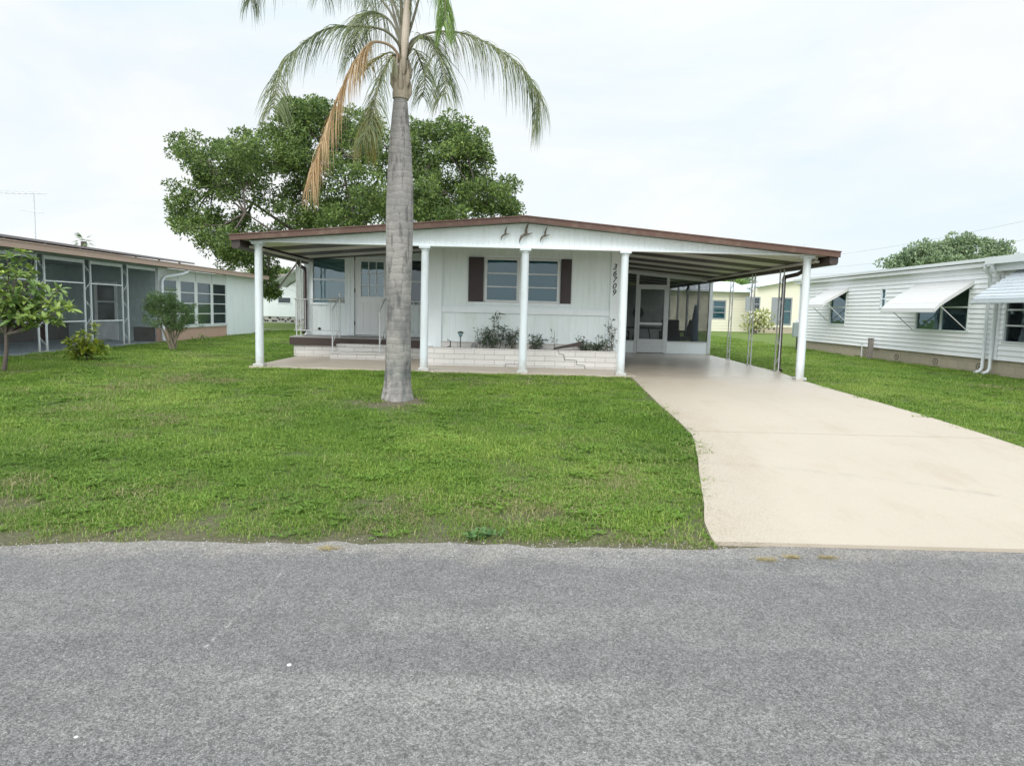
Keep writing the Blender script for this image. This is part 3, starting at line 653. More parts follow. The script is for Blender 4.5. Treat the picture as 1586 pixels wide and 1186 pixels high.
# bird ornaments on the gable
M_bird = paint('bird_metal', (.14, .12, .09), .45, .2, 10)
def bird(px_, py_, s, label):
    q = at(px_, py_, FY-.08); y = FY-.075; g_ = MB()
    def V(a, b, dy=0): return (q[0]+a*s, y-dy*s, q[2]+b*s)
    g_.tube([V(-.13, -.055, .02), V(-.03, 0, .05), V(.05, .0, .05), V(.16, .04, .03)], [.004*s, .026*s, .022*s, .003*s], 8)
    for a_ in (((.0, .0, .04), (-.01, .10, .08), (.02, .19, .05), (.06, .28, .02)), ((-.0, -.0, .04), (-.10, -.05, .08), (-.14, -.12, .06), (-.16, -.22, .02))):
        pts = [Vector(V(*k)) for k in a_]; wd = [.03, .032, .022, .003]
        for i in range(3):
            d = (pts[i+1]-pts[i]).normalized(); n_ = d.cross(Vector((0, 1, 0))).normalized()
            A = pts[i]-n_*wd[i]*s; B = pts[i]+n_*wd[i]*s; C_ = pts[i+1]+n_*wd[i+1]*s; D = pts[i+1]-n_*wd[i+1]*s; off = Vector((0, .006, 0))
            g_.hexa([A, B, B+off, A+off, D, C_, C_+off, D+off])
    o = g_.build('bird_ornament', M_bird); tag(o, label, 'ornament', 'flying bird ornaments on the gable')
bird(783, 363, .52, 'small dark metal flying bird on the gable, furthest left of the three')
bird(815, 363, .78, 'largest dark metal flying bird, at the peak of the gable')
bird(844.5, 365, .58, 'small dark metal flying bird on the gable, furthest right of the three')

# ------------------------------------------------------------------ brick planter
PFY = 14.45
planter = empty('brick_planter', (.3, PFY, ZB), 'low white brick planter with a stepped crack below the front windows', 'planter')
pz = P(740, 539.5, PFY)[2]; px1 = P(957, 560, PFY)[0]
MB().box(MX0-.02, px1, PFY, PFY+.12, .386, pz).box(px1-.12, px1, PFY+.12, MY-.04, .386, pz).box(MX0-.02, MX0+.1, PFY+.12, MY-.04, .386, pz).build('brick_wall', M_brickw, planter, .004)
MB().box(MX0+.1, px1-.12, PFY+.12, MY-.034, .5, pz-.05).build('soil', M_soil, planter)
MB().box(MX0+.02, HX1, MY-.034, MY-.004, pz-.06, P(740, 529, MY)[2]).build('brick_ledge', M_brickw, planter, .003)
cr_ = MB(); pts = [(864, 541), (866, 548), (873, 549), (874, 557), (893, 558), (893, 565), (905, 566), (907, 574), (952, 575)]
pts = [P(a_, b2, PFY-.003) for a_, b2 in pts]; ww_ = [.006]*4+[.007]*3+[.006]*2
for i in range(len(pts)-1): cr_.tube([pts[i], pts[i+1]], .0055, 4)
pts = [P(a_, b2, PFY-.003) for a_, b2 in [(783, 571), (783, 563), (803, 564)]]
cr_.build('crack', M_dkin, planter)
MB().tube(pts[:2], .005, 4).tube(pts[1:], .004, 4).build('crack', M_dkin, planter)
# plank lying on the planter
q0 = P(857, 541, 14.55); q1 = P(900, 534.5, 14.75); g_ = MB(); 
o = MB().hexa([(q0[0], 14.50, pz+.012), (q1[0], 14.62, pz+.10), (q1[0], 14.78, pz+.10), (q0[0], 14.66, pz+.012), (q0[0]+.02, 14.50, pz+.05), (q1[0]-.01, 14.62, pz+.185), (q1[0]-.01, 14.78, pz+.185), (q0[0]+.02, 14.66, pz+.05)]).build('loose_board', M_dkbrown, None, .003)
tag(o, 'dark weathered board propped across the rim of the brick planter', 'board')
# solar light
q = P(713, 540, 14.75); lamp = empty('garden_light', (q[0], 14.75, pz-.05), 'small dark stake garden light at the left end of the brick planter', 'garden light')
M_dm = paint('dark_metal', (.05, .06, .05), .4, .2, 10)
MB().tube([(q[0], 14.75, pz-.06), (q[0], 14.75, pz+.24)], .011, 8).build('stake', M_dm, lamp)
MB().lathe(q[0], 14.75, [(pz+.22, .02), (pz+.235, .035), (pz+.30, .055)], 14).build('lens', M_glass, lamp)
MB().lathe(q[0], 14.75, [(pz+.30, .07), (pz+.315, .07), (pz+.34, .02)], 14).build('cap', M_dm, lamp)
q = P(700, 530, 14.75); o = MB().tube([(q[0]-.04, 14.75, pz-.05), (q[0]-.03, 14.75, pz+.12), (q[0]-.1, 14.72, pz+.16)], [.014, .012, .008], 7).tube([(q[0]-.03, 14.75, pz+.02), (q[0]-.14, 14.7, pz-.02)], .01, 6).build('plant_stub', M_dm); tag(o, 'short dark plant stub beside the garden light in the planter', 'plant stub')
q = P(734, 538, 14.7); g_ = MB(); g_.lathe(q[0], 14.7, [(pz-.05, .04), (pz-.0, .055), (pz+.05, .06), (pz+.08, .045), (pz+.1, .02)], 14); o = g_.build('garden_stone', paint('stone', (.2, .21, .2), .9, .3, 20, bump=.8)); tag(o, 'small grey rounded stone standing in the planter left of the plants', 'stone')
M_pl = leafmat('planter_leaves', (.018, .035, .022), (.09, .13, .07), None, .1, .45, 6)
M_stem = paint('thin_stem', (.09, .08, .05), .8)
def planter_plant(px_, ptop, wpx, n, label, seed, y=14.8, big=1.):
    q = P(px_, 538, y); zt_ = P(px_, ptop, y)[2]; wd = wpx*y/F; h = zt_-pz; r = random.Random(seed)
    e = empty('planter_plant', (q[0], y, pz-.05), label, 'plant', 'dark leafed plants in the brick planter'); s_ = MB(); cl = []
    for k in range(n):
        tx = q[0]+r.uniform(-.5, .5)*wd; ty = y+r.uniform(-.12, .2); hh = h*r.uniform(.4, 1.) if k else h
        bx = q[0]+(tx-q[0])*.4; pts = [(bx, y, pz-.05), ((bx+tx)/2+r.uniform(-.02, .02), (y+ty)/2, pz+hh*.5), (tx, ty, pz+hh)]; s_.tube(pts, [.006, .005, .003], 5)
        for j in range(int(3+hh*10)):
            t_ = r.uniform(.15, 1.); cl.append((bx+(tx-bx)*t_+r.uniform(-.03, .03), ty, pz+hh*t_, .04, .04, .05, 5*big))
    s_.build('stem', M_stem, e); leaves('foliage', cl, .10, .022, M_pl, e, seed, up=.0, droop=.5)
planter_plant(741, 506, 10, 2, 'thin sparse plant at the left of the planter, next to the grey stone', 3, big=.6)
planter_plant(757, 506, 24, 6, 'dense dark clump of leaves below the left shutter window', 4)
planter_plant(768, 483, 30, 7, 'tallest planter plant, reaching above the horizontal trim', 5)
planter_plant(794, 505, 24, 6, 'dark leafy plant just left of the middle column', 6)
planter_plant(830, 516, 28, 7, 'low bushy plant just right of the middle column', 7)
planter_plant(860, 513, 4, 1, 'single bare stalk with a curled tip behind the loose board', 8, big=.3)
planter_plant(905, 519, 26, 6, 'low dark plant right of the loose board', 9)
planter_plant(925, 518, 26, 7, 'bushy dark plant between the board and the right column', 10)
planter_plant(947, 497, 22, 5, 'tall wispy plant at the right end of the planter', 11, big=.7)

# ------------------------------------------------------------------ screened room furniture
M_wick = paint('dark_wicker', (.045, .036, .03), .7, .4, 20)
def wicker_chair(x, y, rz, label):
    e = empty('patio_chair', (x, y, .38), label, 'chair', 'dark patio chairs in the screened room'); c_, s_ = math.cos(rz), math.sin(rz)
    def W(a, b, z): return (x+a*c_-b*s_, y+a*s_+b*c_, .38+z)
    def bx(a0, a1, b0, b1, z0, z1, lean=0):
        return MB().hexa([W(a0, b0, z0), W(a1, b0, z0), W(a1, b1, z0), W(a0, b1, z0), W(a0, b0+lean, z1), W(a1, b0+lean, z1), W(a1, b1+lean, z1), W(a0, b1+lean, z1)])
    bx(-.27, .27, -.25, .25, .36, .46).build('seat', M_wick, e, .02); bx(-.27, .27, .22, .30, .46, 1.02, .16).build('backrest', M_wick, e, .02)
    for s in (-1, 1): bx(s*.3-.03, s*.3+.03, -.25, .27, .60, .65).build('armrest', M_wick, e, .01)
    for s in (-1, 1):
        for b in (-.24, .24): bx(s*.3-.02, s*.3+.02, b-.02, b+.02, 0, .6).build('leg', M_wick, e)
wicker_chair(5.0, 22.3, R(170), 'dark wicker chair with its back to the screen, right of the screen door')
wicker_chair(5.65, 23.4, R(-80), 'dark wicker chair beside the side screen by the downspout')
wicker_chair(3.35, 22.2, R(100), 'dark wicker chair left of the screen door')
e = empty('patio_table', (4.3, 23.3, .38), 'dark patio table behind the screen door', 'table')
MB().lathe(4.3, 23.3, [(1.08, .62), (1.12, .62)], 28).build('tabletop', M_wick, e)
for k in range(4):
    a_ = k*math.pi/2+.6; MB().tube([(4.3+.5*math.cos(a_), 23.3+.5*math.sin(a_), .38), (4.3+.3*math.cos(a_), 23.3+.3*math.sin(a_), 1.08)], .02, 6).build('leg', M_wick, e)
e = empty('pedestal_fan', (4.55, 25.6, .38), 'dark pedestal fan seen through the screen door', 'fan')
MB().lathe(4.55, 25.6, [(.385, .2), (.41, .2), (.43, .02), (1.45, .016)], 16).build('stand', M_dm, e)
MB().tube([(4.55, 25.5, 1.6), (4.55, 25.62, 1.6)], .2, 20).tube([(4.55, 25.62, 1.6), (4.55, 25.75, 1.6)], [.09, .05], 12).tube([(4.55, 25.6, 1.43), (4.55, 25.66, 1.6)], .02, 6).build('fan_head', M_dm, e)
e = empty('folded_umbrella', (5.75, 24.4, .38), 'blue grey folded patio umbrella near the side screen', 'umbrella')
M_umb = paint('umbrella_cloth', (.14, .22, .30), .8, .3, 9)
MB().tube([(5.72, 22.0, .38), (5.72, 22.0, 1.9)], .02, 8).build('pole', M_alu, e)
MB().lathe(5.72, 22.0, [(.75, .13), (1.0, .13), (1.5, .085), (1.85, .04), (1.88, .01)], 12).build('canopy', M_umb, e)
e.location = (5.72, 22.0, .38)
for ch in e.children: ch.matrix_parent_inverse = Matrix.Translation((-5.72, -22.0, -.38))

# ------------------------------------------------------------------ neighbour on the right: white lap siding
NX = 11.15
nb = empty('white_siding_house', (NX, 16, ZB), 'white lap sided home with three window awnings at the right edge', 'house')
Y1 = atX(1254, 530, NX)[1]+1.2; Y0 = 5.5; YS = atX(1541, 570, NX)[1]
zs0 = atX(1400, 547, NX)[2]; zs0 = .35+.36; ze = 2.86
W = WL(NX)
def wx(x0, x1, y0, y1): a_ = atX(x0, (y0+y1)/2, NX); b2 = atX(x1, (y0+y1)/2, NX); cc = atX((x0+x1)/2, y0, NX)[2]; dd = atX((x0+x1)/2, y1, NX)[2]; return (b2[1], a_[1], dd, cc)
NW1 = wx(1286, 1311, 449, 503); NW2 = wx(1420, 1502, 439, 513); NW3 = wx(1364.5, 1373, 446, 477); NW4 = (10.5, atX(1556, 500, NX)[1], atX(1575, 532, NX)[2], atX(1575, 452, NX)[2])
M_side = paint('vinyl_siding', (.88, .89, .91), .45, .04, 1.2, 50, (.6, .6, .56), .18, .1, splash=.4, streak=True)
mb = MB(); wall(mb, W, Y0, Y1, zs0, ze, [NW1, NW2, NW3, NW4], lap=.118); mb.build('wall', M_side, nb)
mb = MB(); wall(mb, FR(Y1+.1)if False else (lambda u, d, z: (u, Y1+d, z)), NX, NX+7, zs0, ze, lap=.118); mb.build('wall', M_side, nb)
MB().box(NX+.03, NX+7, Y0, Y1-.03, .3, zs0).build('foundation', M_block, nb)
rm = paint('white_roof_metal', (.68, .72, .73), .4, .06, 2)
r_ = MB(); r_.prism([(NX-.22, 2.97), (NX-.22, 3.05), (NX+3.6, 3.42), (NX+7.4, 3.05), (NX+7.4, 2.97), (NX+3.6, 3.34)], fy, Y0-.3, Y1+.25); nrf = r_.build('roof', rm, nb)
MB().box(NX-.16, NX+.05, Y0, Y1+.2, ze, 2.95).build('eave_board', M_side, nrf)
MB().box(NX-.36, NX-.23, Y0-.2, YS+.15, 2.88, 3.04).box(NX-.225, NX-.165, Y0-.2, YS+.15, 2.72, 2.96).build('gutter', rm, nrf)
window(nb, W, *NW1, splits=[.5], fmat=M_white, gmat=M_glassb, back=M_dkin); window(nb, W, *NW2, rows=1, cols=2, splits=[.5], fmat=M_white, gmat=M_glassb, back=M_dkin)
window(nb, W, *NW3, splits=[.45], fmat=M_white, gmat=M_glassb); window(nb, W, *NW4, rows=3, fmat=M_alu, gmat=M_glassd, back=M_dkin)
def awning(parent, M, u0, u1, zt_, drop, out, mat, corr=False, label=None):
    g_ = MB(); n = 8; pr_f = []
    for i in range(n+1):
        t_ = i/n; d = out*t_; z = zt_-drop*t_
        if t_ > .85: z -= (t_-.85)*.5; 
        pr_f.append((d, z))
    pr_f.append((out+.015, pr_f[-1][1]-.09))
    if corr:
        m_ = int(out/.105)
        pr_f = []
        for i in range(m_):
            for k, hh in ((0, .0), (.42, .0), (.5, .04), (.92, .04)):
                t_ = (i+k)/m_; pr_f.append((out*t_, zt_-drop*t_-hh))
        pr_f += [(out, zt_-drop-.02), (out, zt_-drop-.11)]
    for (a_, b2), (c2, d2) in zip(pr_f, pr_f[1:]):
        g_.hexa([M(u0, a_, b2), M(u1, a_, b2), M(u1, c2, d2), M(u0, c2, d2), M(u0, a_, b2+.012), M(u1, a_, b2+.012), M(u1, c2+.004, d2+.012), M(u0, c2+.004, d2+.012)])
    if not corr:
        for u in (u0, u1):          # side flanges
            for (a_, b2), (c2, d2) in zip(pr_f[:n], pr_f[1:n+1]):
                g_.hexa([M(u-.01, a_, b2-.09), M(u+.01, a_, b2-.09), M(u+.01, c2, d2-.09), M(u-.01, c2, d2-.09), M(u-.01, a_, b2), M(u+.01, a_, b2), M(u+.01, c2, d2), M(u-.01, c2, d2)])
    o = g_.build('awning', mat, parent, label=label)
    if not corr:
        for u in (u0+.03, u1-.03):
            MB().tube([M(u, out*.9, zt_-drop*.92), M(u, .02, zt_-drop-.62)], .011, 6).build('brace', M_alu, o)
    return o
M_aw = paint('awning_metal', (.60, .605, .60), .4, .05, 3, 50, (.6, .58, .5), .3)
awning(nb, W, NW1[0]-.1, NW1[1]+.12, NW1[3]+.05, .52, .85, M_aw)
awning(nb, W, NW2[0]-.10, NW2[1]+.12, NW2[3]+.02, .63, .92, M_aw)
M_aw2 = paint('corrugated_awning_metal', (.55, .60, .64), .3, .05, 3, 50, (.5, .52, .52), .3)
awning(nb, W, 10.0, 15.6, 2.74, .66, .95, M_aw2, True, 'corrugated awning over the nearest window')
cb = MB()
cb.boxM(W, YS-.05, YS+.06, .02, .06, zs0, ze); cb.build('corner_trim', M_side, nb)
for k, yo in ((0, .28), (1, .02)):
    y_ = YS+yo; MB().tube([(NX-.3, y_-.05, 2.9), (NX-.3, y_-.05, 2.80), (NX-.11, y_, 2.62), (NX-.11, y_, .5), (NX-.16, y_, .42), (NX-.3, y_-.05, .38)], .04, 8).build('downspout', rm, nb)
# decorative vent blocks
for px_, py_ in ((1389, 556), (1449, 562), (1517, 568), (1340, 547)):
    q = atX(px_, py_, NX+.03); v = MB(); v.boxM(WL(NX+.03), q[1]-.19, q[1]+.19, .001, .012, .39, .62); o = v.build('vent_block', M_block, nb)
    h_ = MB()
    for k in range(8):
        a_ = k*math.pi/4+.2; h_.boxM(WL(NX+.03), q[1]+.10*math.cos(a_)-.022, q[1]+.10*math.cos(a_)+.022, .0125, .0145, .505+.07*math.sin(a_)-.016, .505+.07*math.sin(a_)+.016)
    h_.boxM(WL(NX+.03), q[1]-.03, q[1]+.03, .0125, .0145, .49, .52); h_.build('opening', M_dkin, o)
q = atX(1347, 553, NX-.2); o = MB().box(NX-.26, NX-.14, q[1]-.06, q[1]+.06, .34, .98).box(NX-.27, NX-.13, q[1]-.07, q[1]+.07, .98, 1.0).build('wooden_post', paint('grey_wood', (.26, .23, .21), .85, .3, 15, 60, (.1, .09, .08), .5, .5, streak=True), None, .004); tag(o, 'short grey weathered square post beside the white siding wall', 'post')
q = atX(1334, 550, NX-.1); o = MB().tube([(NX-.1, q[1], .34), (NX-.1, q[1], .80)], .02, 8).tube([(NX-.1, q[1]-.06, .80), (NX-.1, q[1]+.28, .80)], .014, 8).build('water_pipe', M_alu); tag(o, 'thin white standpipe with a cross arm beside the grey post', 'pipe')
# utility meter on its stake
q = gp(1233, 543); um = empty('utility_meter', q, 'grey green utility box on a short post behind the right carport column', 'meter box')
MB().tube([(q[0], q[1], q[2]-.02), (q[0], q[1], q[2]+.62)], .025, 8).build('post', M_dm, um); MB().box(q[0]-.16, q[0]+.16, q[1]-.1, q[1]+.1, q[2]+.5, q[2]+1.02).build('box', paint('meter_grey', (.30, .36, .36), .45), um, .02)
MB().lathe(q[0], q[1], [(q[2]+1.02, .07), (q[2]+1.12, .07), (q[2]+1.14, .02)], 14).build('meter_dial', M_alu, um)

# ------------------------------------------------------------------ yellow home beyond the carport
YY = 48.
yh = empty('yellow_house', (17, YY, .5), 'pale yellow home with white roof seen between the carport posts', 'house')
M_yel = paint('yellow_siding', (.74, .71, .58), .6, .05, 1, 40, (.6, .58, .46), .3)
def py(x0, x1, y0, y1, Y): a_ = at(x0, (y0+y1)/2, Y); b2 = at(x1, (y0+y1)/2, Y); return (a_[0], b2[0], at((x0+x1)/2, y1, Y)[2], at((x0+x1)/2, y0, Y)[2])
yx0, yx1, yx2 = at(1000, 480, YY)[0], at(1160, 480, YY)[0], at(1262, 480, YY)[0]
YW1 = py(1103, 1124, 465, 494, YY); YW2 = py(1166, 1177, 460, 482, YY-1.5); YW3 = py(1206, 1226, 461, 503, YY-1.5)
zy = at(1130, 452, YY)[2]
mb = MB(); wall(mb, FR(YY), yx0, yx1, .5, zy, [YW1], lap=.2); mb.build('wall', M_yel, yh)
pk = at(1231, 434, YY-1.5); lo_ = at(1163, 443, YY-1.5)[2]; zr = at(1275, 440, YY-1.5)[2]
gt = lambda u: pk[2]-.04-abs(u-pk[0])*((pk[2]-lo_)/(pk[0]-yx1) if u < pk[0] else .22)
mb = MB(); us_ = [yx1, pk[0], yx2]; wall(mb, FR(YY-1.5), yx1, yx2, .95, 3.5, [], lap=None, ztop=gt)
mb = MB(); wall(mb, FR(YY-1.5), yx1, pk[0], .9, 3.4, [YW2, YW3] if YW3[1] < pk[0] else [YW2], ztop=None if False else (lambda u: 3.4)); mb.build('wall', M_yel, yh)
mb = MB(); mb.prism([(yx1, 3.4), (pk[0], 3.4), (pk[0], pk[2]-.02), (yx1, max(3.42, lo_-.02))], fy, YY-1.5, YY-1.4); mb.prism([(pk[0], .9), (yx2, .9), (yx2, gt(yx2)), (pk[0], pk[2]-.02)], fy, YY-1.5, YY-1.4); mb.build('gable', M_yel, yh)
MB().box(yx1, yx2, YY-1.46, YY-1.3, .45, .9).build('foundation', M_block, yh)
vb = MB(); x = yx1+.2
while x < yx2-3: vb.box(x, x+.12, YY-1.465, YY-1.462, .55+(.18 if int(x*7) % 2 else 0), .66+(.18 if int(x*7) % 2 else 0)); x += .33
vb.build('vent_hole', M_dkin, yh)
yr = MB(); e0 = at(1103, 452, YY-.4); rt = at(1165, 436.5, YY+3)
yr.hexa([(yx0, YY-.5, zy-.02), (yx1+.1, YY-.5, zy-.02), (yx1+.1, YY+4, zy+.75), (yx0, YY+4, zy+.75), (yx0, YY-.5, zy+.10), (yx1+.1, YY-.5, zy+.10), (yx1+.1, YY+4, zy+.87), (yx0, YY+4, zy+.87)])
rm2 = paint('pale_blue_roof', (.74, .80, .86), .4, .05, 1)
yr.prism([(yx1-.1, lo_-.06), (pk[0], pk[2]-.02), (yx2+.3, gt(yx2)-.04), (yx2+.3, gt(yx2)+.06), (pk[0], pk[2]+.10), (yx1-.1, lo_+.05)], fy, YY-1.9, YY+8); yr.build('roof', rm2, yh)
M_grey = paint('grey_frame', (.26, .28, .30), .5)
window(yh, FR(YY), *YW1, rows=3, fmat=M_grey, gmat=M_glassb, bar=.03, fw=.08); window(yh, FR(YY-1.5), *YW2, rows=2, fmat=M_grey, gmat=M_glassd, bar=.03, fw=.06)
window(yh, FR(YY-1.5), *YW3, rows=2, fmat=M_grey, gmat=M_glassb, bar=.03, fw=.08, back=paint('blind_cream', (.6, .6, .5), .8))
MB().boxM(FR(YY-1.5), YW3[0]-.5, YW3[0]-.05, .002, .04, YW3[2], YW3[3]).build('shutter', M_grey, yh)
MB().boxM(FR(YY-1.5), YW2[0]-.5, YW2[0]-.05, .002, .04, YW2[2], YW2[3]).build('shutter', M_grey, yh)

# ------------------------------------------------------------------ white home far behind at the left of the porch
BY = 42.
bh = empty('rear_white_house', (-14, BY, .5), 'white house with pierced block base seen past the left column', 'house')
bx0, bx1 = at(300, 460, BY)[0], at(476, 460, BY)[0]; bz = at(430, 490, BY)[2]
BW = py(430, 451, 460, 470, BY)
mb = MB(); wall(mb, FR(BY), bx0, bx1, bz, 3.15, [BW], groove=.4); mb.build('wall', M_white, bh)
MB().box(bx0, bx1, BY+.03, BY+.2, .4, bz).build('foundation', paint('grey_block', (.42, .41, .38), .9, .2, 6), bh)
vb = MB(); random.seed(4)
for k in range(60):
    x = bx0+(bx1-bx0)*k/60+random.uniform(-.04, .04); z = .52+(bz-.62)*random.choice((.1, .5, .85)); vb.box(x, x+.11, BY+.02, BY+.028, z, z+.10)
vb.build('vent_hole', M_dkin, bh)
window(bh, FR(BY), *BW, fmat=M_white, gmat=M_glassd, back=M_dkin)
MB().prism([(bx0-.3, 3.12), (bx1, 3.3), (bx1, 3.42), (bx0-.3, 3.22)], fy, BY-.5, BY+7).build('roof', M_roof, bh)
# bay with a side awning
bxa = at(472, 430, 38)[0]
mb = MB(); wall(mb, WL(bxa), 36.6, BY-.01, bz, 3.6); wall(mb, FR(36.5), bxa, bxa+3, bz, 3.6); mb.build('wall', M_white, bh)
q = at(470, 412, 37.5); q2 = at(417, 439, 37.5)
awning(bh, WL(bxa), 37.5, 40.5, q[2], q[2]-q2[2]-.05, bxa-q2[0], M_aw)

# ------------------------------------------------------------------ neighbour on the left
LX = -10.55
lh = empty('left_neighbor_house', (LX, 16, ZB), 'low home with salmon lower panels and screened porch at the left edge', 'house')
Wl = WR(LX); EZ = 2.57
Yc = atX(247, 500, LX)[1]; Ye = atX(350, 500, LX)[1]
M_lw = paint('pale_mint_wall', (.72, .76, .77), .55, .06, 1.3, 60, (.5, .52, .42), .3)
M_sal = paint('salmon_panel', (.50, .33, .26), .6, .1, 2, 50, (.35, .26, .2), .3)
M_fas = paint('pink_beige_fascia', (.43, .31, .25), .5, .1, 2, 60, (.3, .24, .2), .3)
cols = []
for x0, x1, ya, yb in ((250, 273, 435, 504), (280, 301, 437, 504), (306, 326, 439, 503), (330, 349, 441, 503)):
    q0, q1 = atX(x0, 470, LX), atX(x1, 470, LX); cols.append((q0[1], q1[1], atX(x1, yb-1, LX)[2], 2.28))
zb_ = sum(c[2] for c in cols)/4; cols = [(c[0]-.02, c[1]+.03, zb_, 2.24) for c in cols]
mb = MB(); wall(mb, Wl, Yc, Ye+.05, zb_-.05, EZ, cols); mb.build('wall', M_lw, lh)
mb = MB(); wall(mb, Wl, Yc, Ye+.05, .35, zb_-.052, groove=1.2); mb.build('lower_wall_panel', M_sal, lh)
mb = MB(); wall(mb, WR(LX+.02), Ye+.05, 28.6, .36, EZ+.05, groove=1.3, th=.12); mb.build('wall', M_white, lh)
for c in cols: window(lh, Wl, *c, rows=4, fmat=M_alu, gmat=M_glasst, bar=.016, fw=.03, dp=-.006, proud=.008, back=paint('dim_room', (.30, .38, .38), .8, .5, 1.2))
jt = MB()
for a_, b2 in zip(cols, cols[1:]): y = (a_[1]+b2[0])/2; jt.boxM(Wl, y-.02, y+.02, .002, .015, 2.25, EZ)
jt.boxM(Wl, Yc, Ye+.04, .002, .04, zb_-.08, zb_-.02); jt.build('trim_board', M_alu, lh)
# recessed porch
RXX = -13.3; Yf = 8.0
mb = MB(); wall(mb, FR(Yc), RXX, LX-.1, .37, EZ, lap=.19); mb.build('wall', paint('mint_siding', (.42, .50, .50), .55, .08, 1.3), lh, label='grey green lap siding at the end of the porch')
RW = (14.2, 19.2, .95, 2.05)
mb = MB(); wall(mb, WR(RXX), Yf, Yc, .37, EZ, [RW], lap=.19); mb.build('wall', paint('mint_siding', (.5, .57, .56)), lh)
window(lh, WR(RXX), *RW, rows=1, cols=3, splits=[.5], fmat=M_alu, gmat=M_glassd, back=M_dkin)
M_wain = paint('brown_wainscot', (.09, .06, .055), .7, .2, 3)
MB().boxM(WR(RXX), Yf, Yc-.02, .02, .05, .38, .94).boxM(FR(Yc), -11.3, LX-.12, .02, .05, .38, .80).build('wainscot', M_wain, lh)
dq0, dq1 = at(148, 470, Yc)[0], at(183, 470, Yc)[0]
sd2 = MB(); 
for a_ in ((dq0, dq0+.08, .40, 2.1), (dq1-.08, dq1, .40, 2.1)): sd2.boxM(FR(Yc), a_[0], a_[1], .02, .06, a_[2], a_[3])
sd2.boxM(FR(Yc), dq0+.08, dq1-.08, .02, .055, .40, .95); sd2.boxM(FR(Yc), dq0+.08, dq1-.08, .02, .06, 2.02, 2.1); sd2.boxM(FR(Yc), dq0+.08, dq1-.08, .022, .05, 1.5, 1.54)
so_ = sd2.build('door', M_door, lh, .003); MB().boxM(FR(Yc), dq0+.08, dq1-.08, .021, .03, .95, 2.02).build('pane', paint('dark_glass_panel', (.06, .055, .05), .15), so_)
MB().box(RXX, LX+.12, Yf, Yc-.01, .2, .372).build('porch_floor', paint('grey_blue_floor', (.27, .31, .35), .5, .12, 2, 60, (.2, .15, .12), .4), lh)
MB().box(RXX, LX+.05, Yf-.2, Yc-.1, EZ-.03, EZ+.02).build('ceiling', paint('porch_ceiling', (.30, .34, .34), .6), lh)
LF = empty_posts = []
for px_ in (66, 138, 195.5, 10):
    y_ = atX(px_, 480, LX)[1] if px_ > 11 else 11.0
    iron_post(LX-.02, y_, .385, EZ-.03, lh, M_col, 'Y', .26, sr=.017); LF.append(y_)
LF = sorted(LF)+[Yc]
rr = MB()
for a_, b2 in zip(LF[:-1], LF[1:]):
    rr.box(LX-.035, LX-.005, a_+.15, b2-.15 if b2 < Yc else b2-.02, 1.02, 1.05) if b2 < Yc else None
    if b2 < Yc: rr.box(LX-.035, LX-.005, a_+.15, b2-.15, 1.95, 1.98)
    rr.box(LX-.035, LX-.005, a_+.15, b2-.15, EZ-.12, EZ-.04)
sf = rr.build('screen_frame', M_col, lh)
sp = MB()
for a_, b2 in zip(LF[:-1], LF[1:]): sp.box(LX-.024, LX-.020, a_+.15, b2-.15, .39, EZ-.12)
sp.build('screen', M_screenl, sf)
rr = MB(); rr.prism([(LX+.32, EZ+.02), (LX+.32, EZ+.13), (-14.2, EZ+.50), (-17.5, EZ+.2), (-17.5, EZ+.1), (-14.2, EZ+.38), (LX-.1, EZ+.02)], fy, Yf-.3, 28.9)
lrf = rr.build('roof', paint('grey_shingle', (.33, .30, .28), .85, .2, 2), lh); MB().box(LX+.325, LX+.42, Yf-.3, 28.9, EZ+.0, EZ+.125).box(LX+.33, LX+.44, Yf-.3, 28.9, EZ+.127, EZ+.15).build('fascia', M_fas, lrf)
MB().tube([(LX+.36, Yc+1.1, EZ+.03), (LX+.36, Yc+1.1, EZ-.06), (LX+.3, Yc+.9, EZ-.14), (LX+.12, Yc+.15, EZ-.28), (LX+.08, Yc+.04, EZ-.4), (LX+.08, Yc+.04, .5), (LX+.1, Yc+.04, .40), (LX+.2, Yc-.02, .38)], .05, 8).build('downspout', M_col, lh)
# raised solar panel
sp = empty('solar_panel', (LX-1, 15, EZ+.2), 'long thin dark solar heating panel raised over the left home roof', 'solar panel')
Yp = atX(297, 410, LX-.1)[1]
def zpan(x): return EZ+.135+(LX-x)*.07
g_ = MB(); g_.prism([(LX-.0, EZ+.235), (LX-.0, EZ+.285), (LX-2.6, EZ+.55), (LX-2.6, EZ+.50)], fy, Yf-.3, Yp); g_.build('panel', paint('panel_edge', (.20, .18, .18), .4), sp)
g_ = MB()
for k in range(12):
    y = Yf+.3+(Yp-1-Yf)*k/11; MB().box(LX-.2, LX-.14, y-.02, y+.02, EZ+.14, EZ+.245).build('bracket', M_alu, sp)
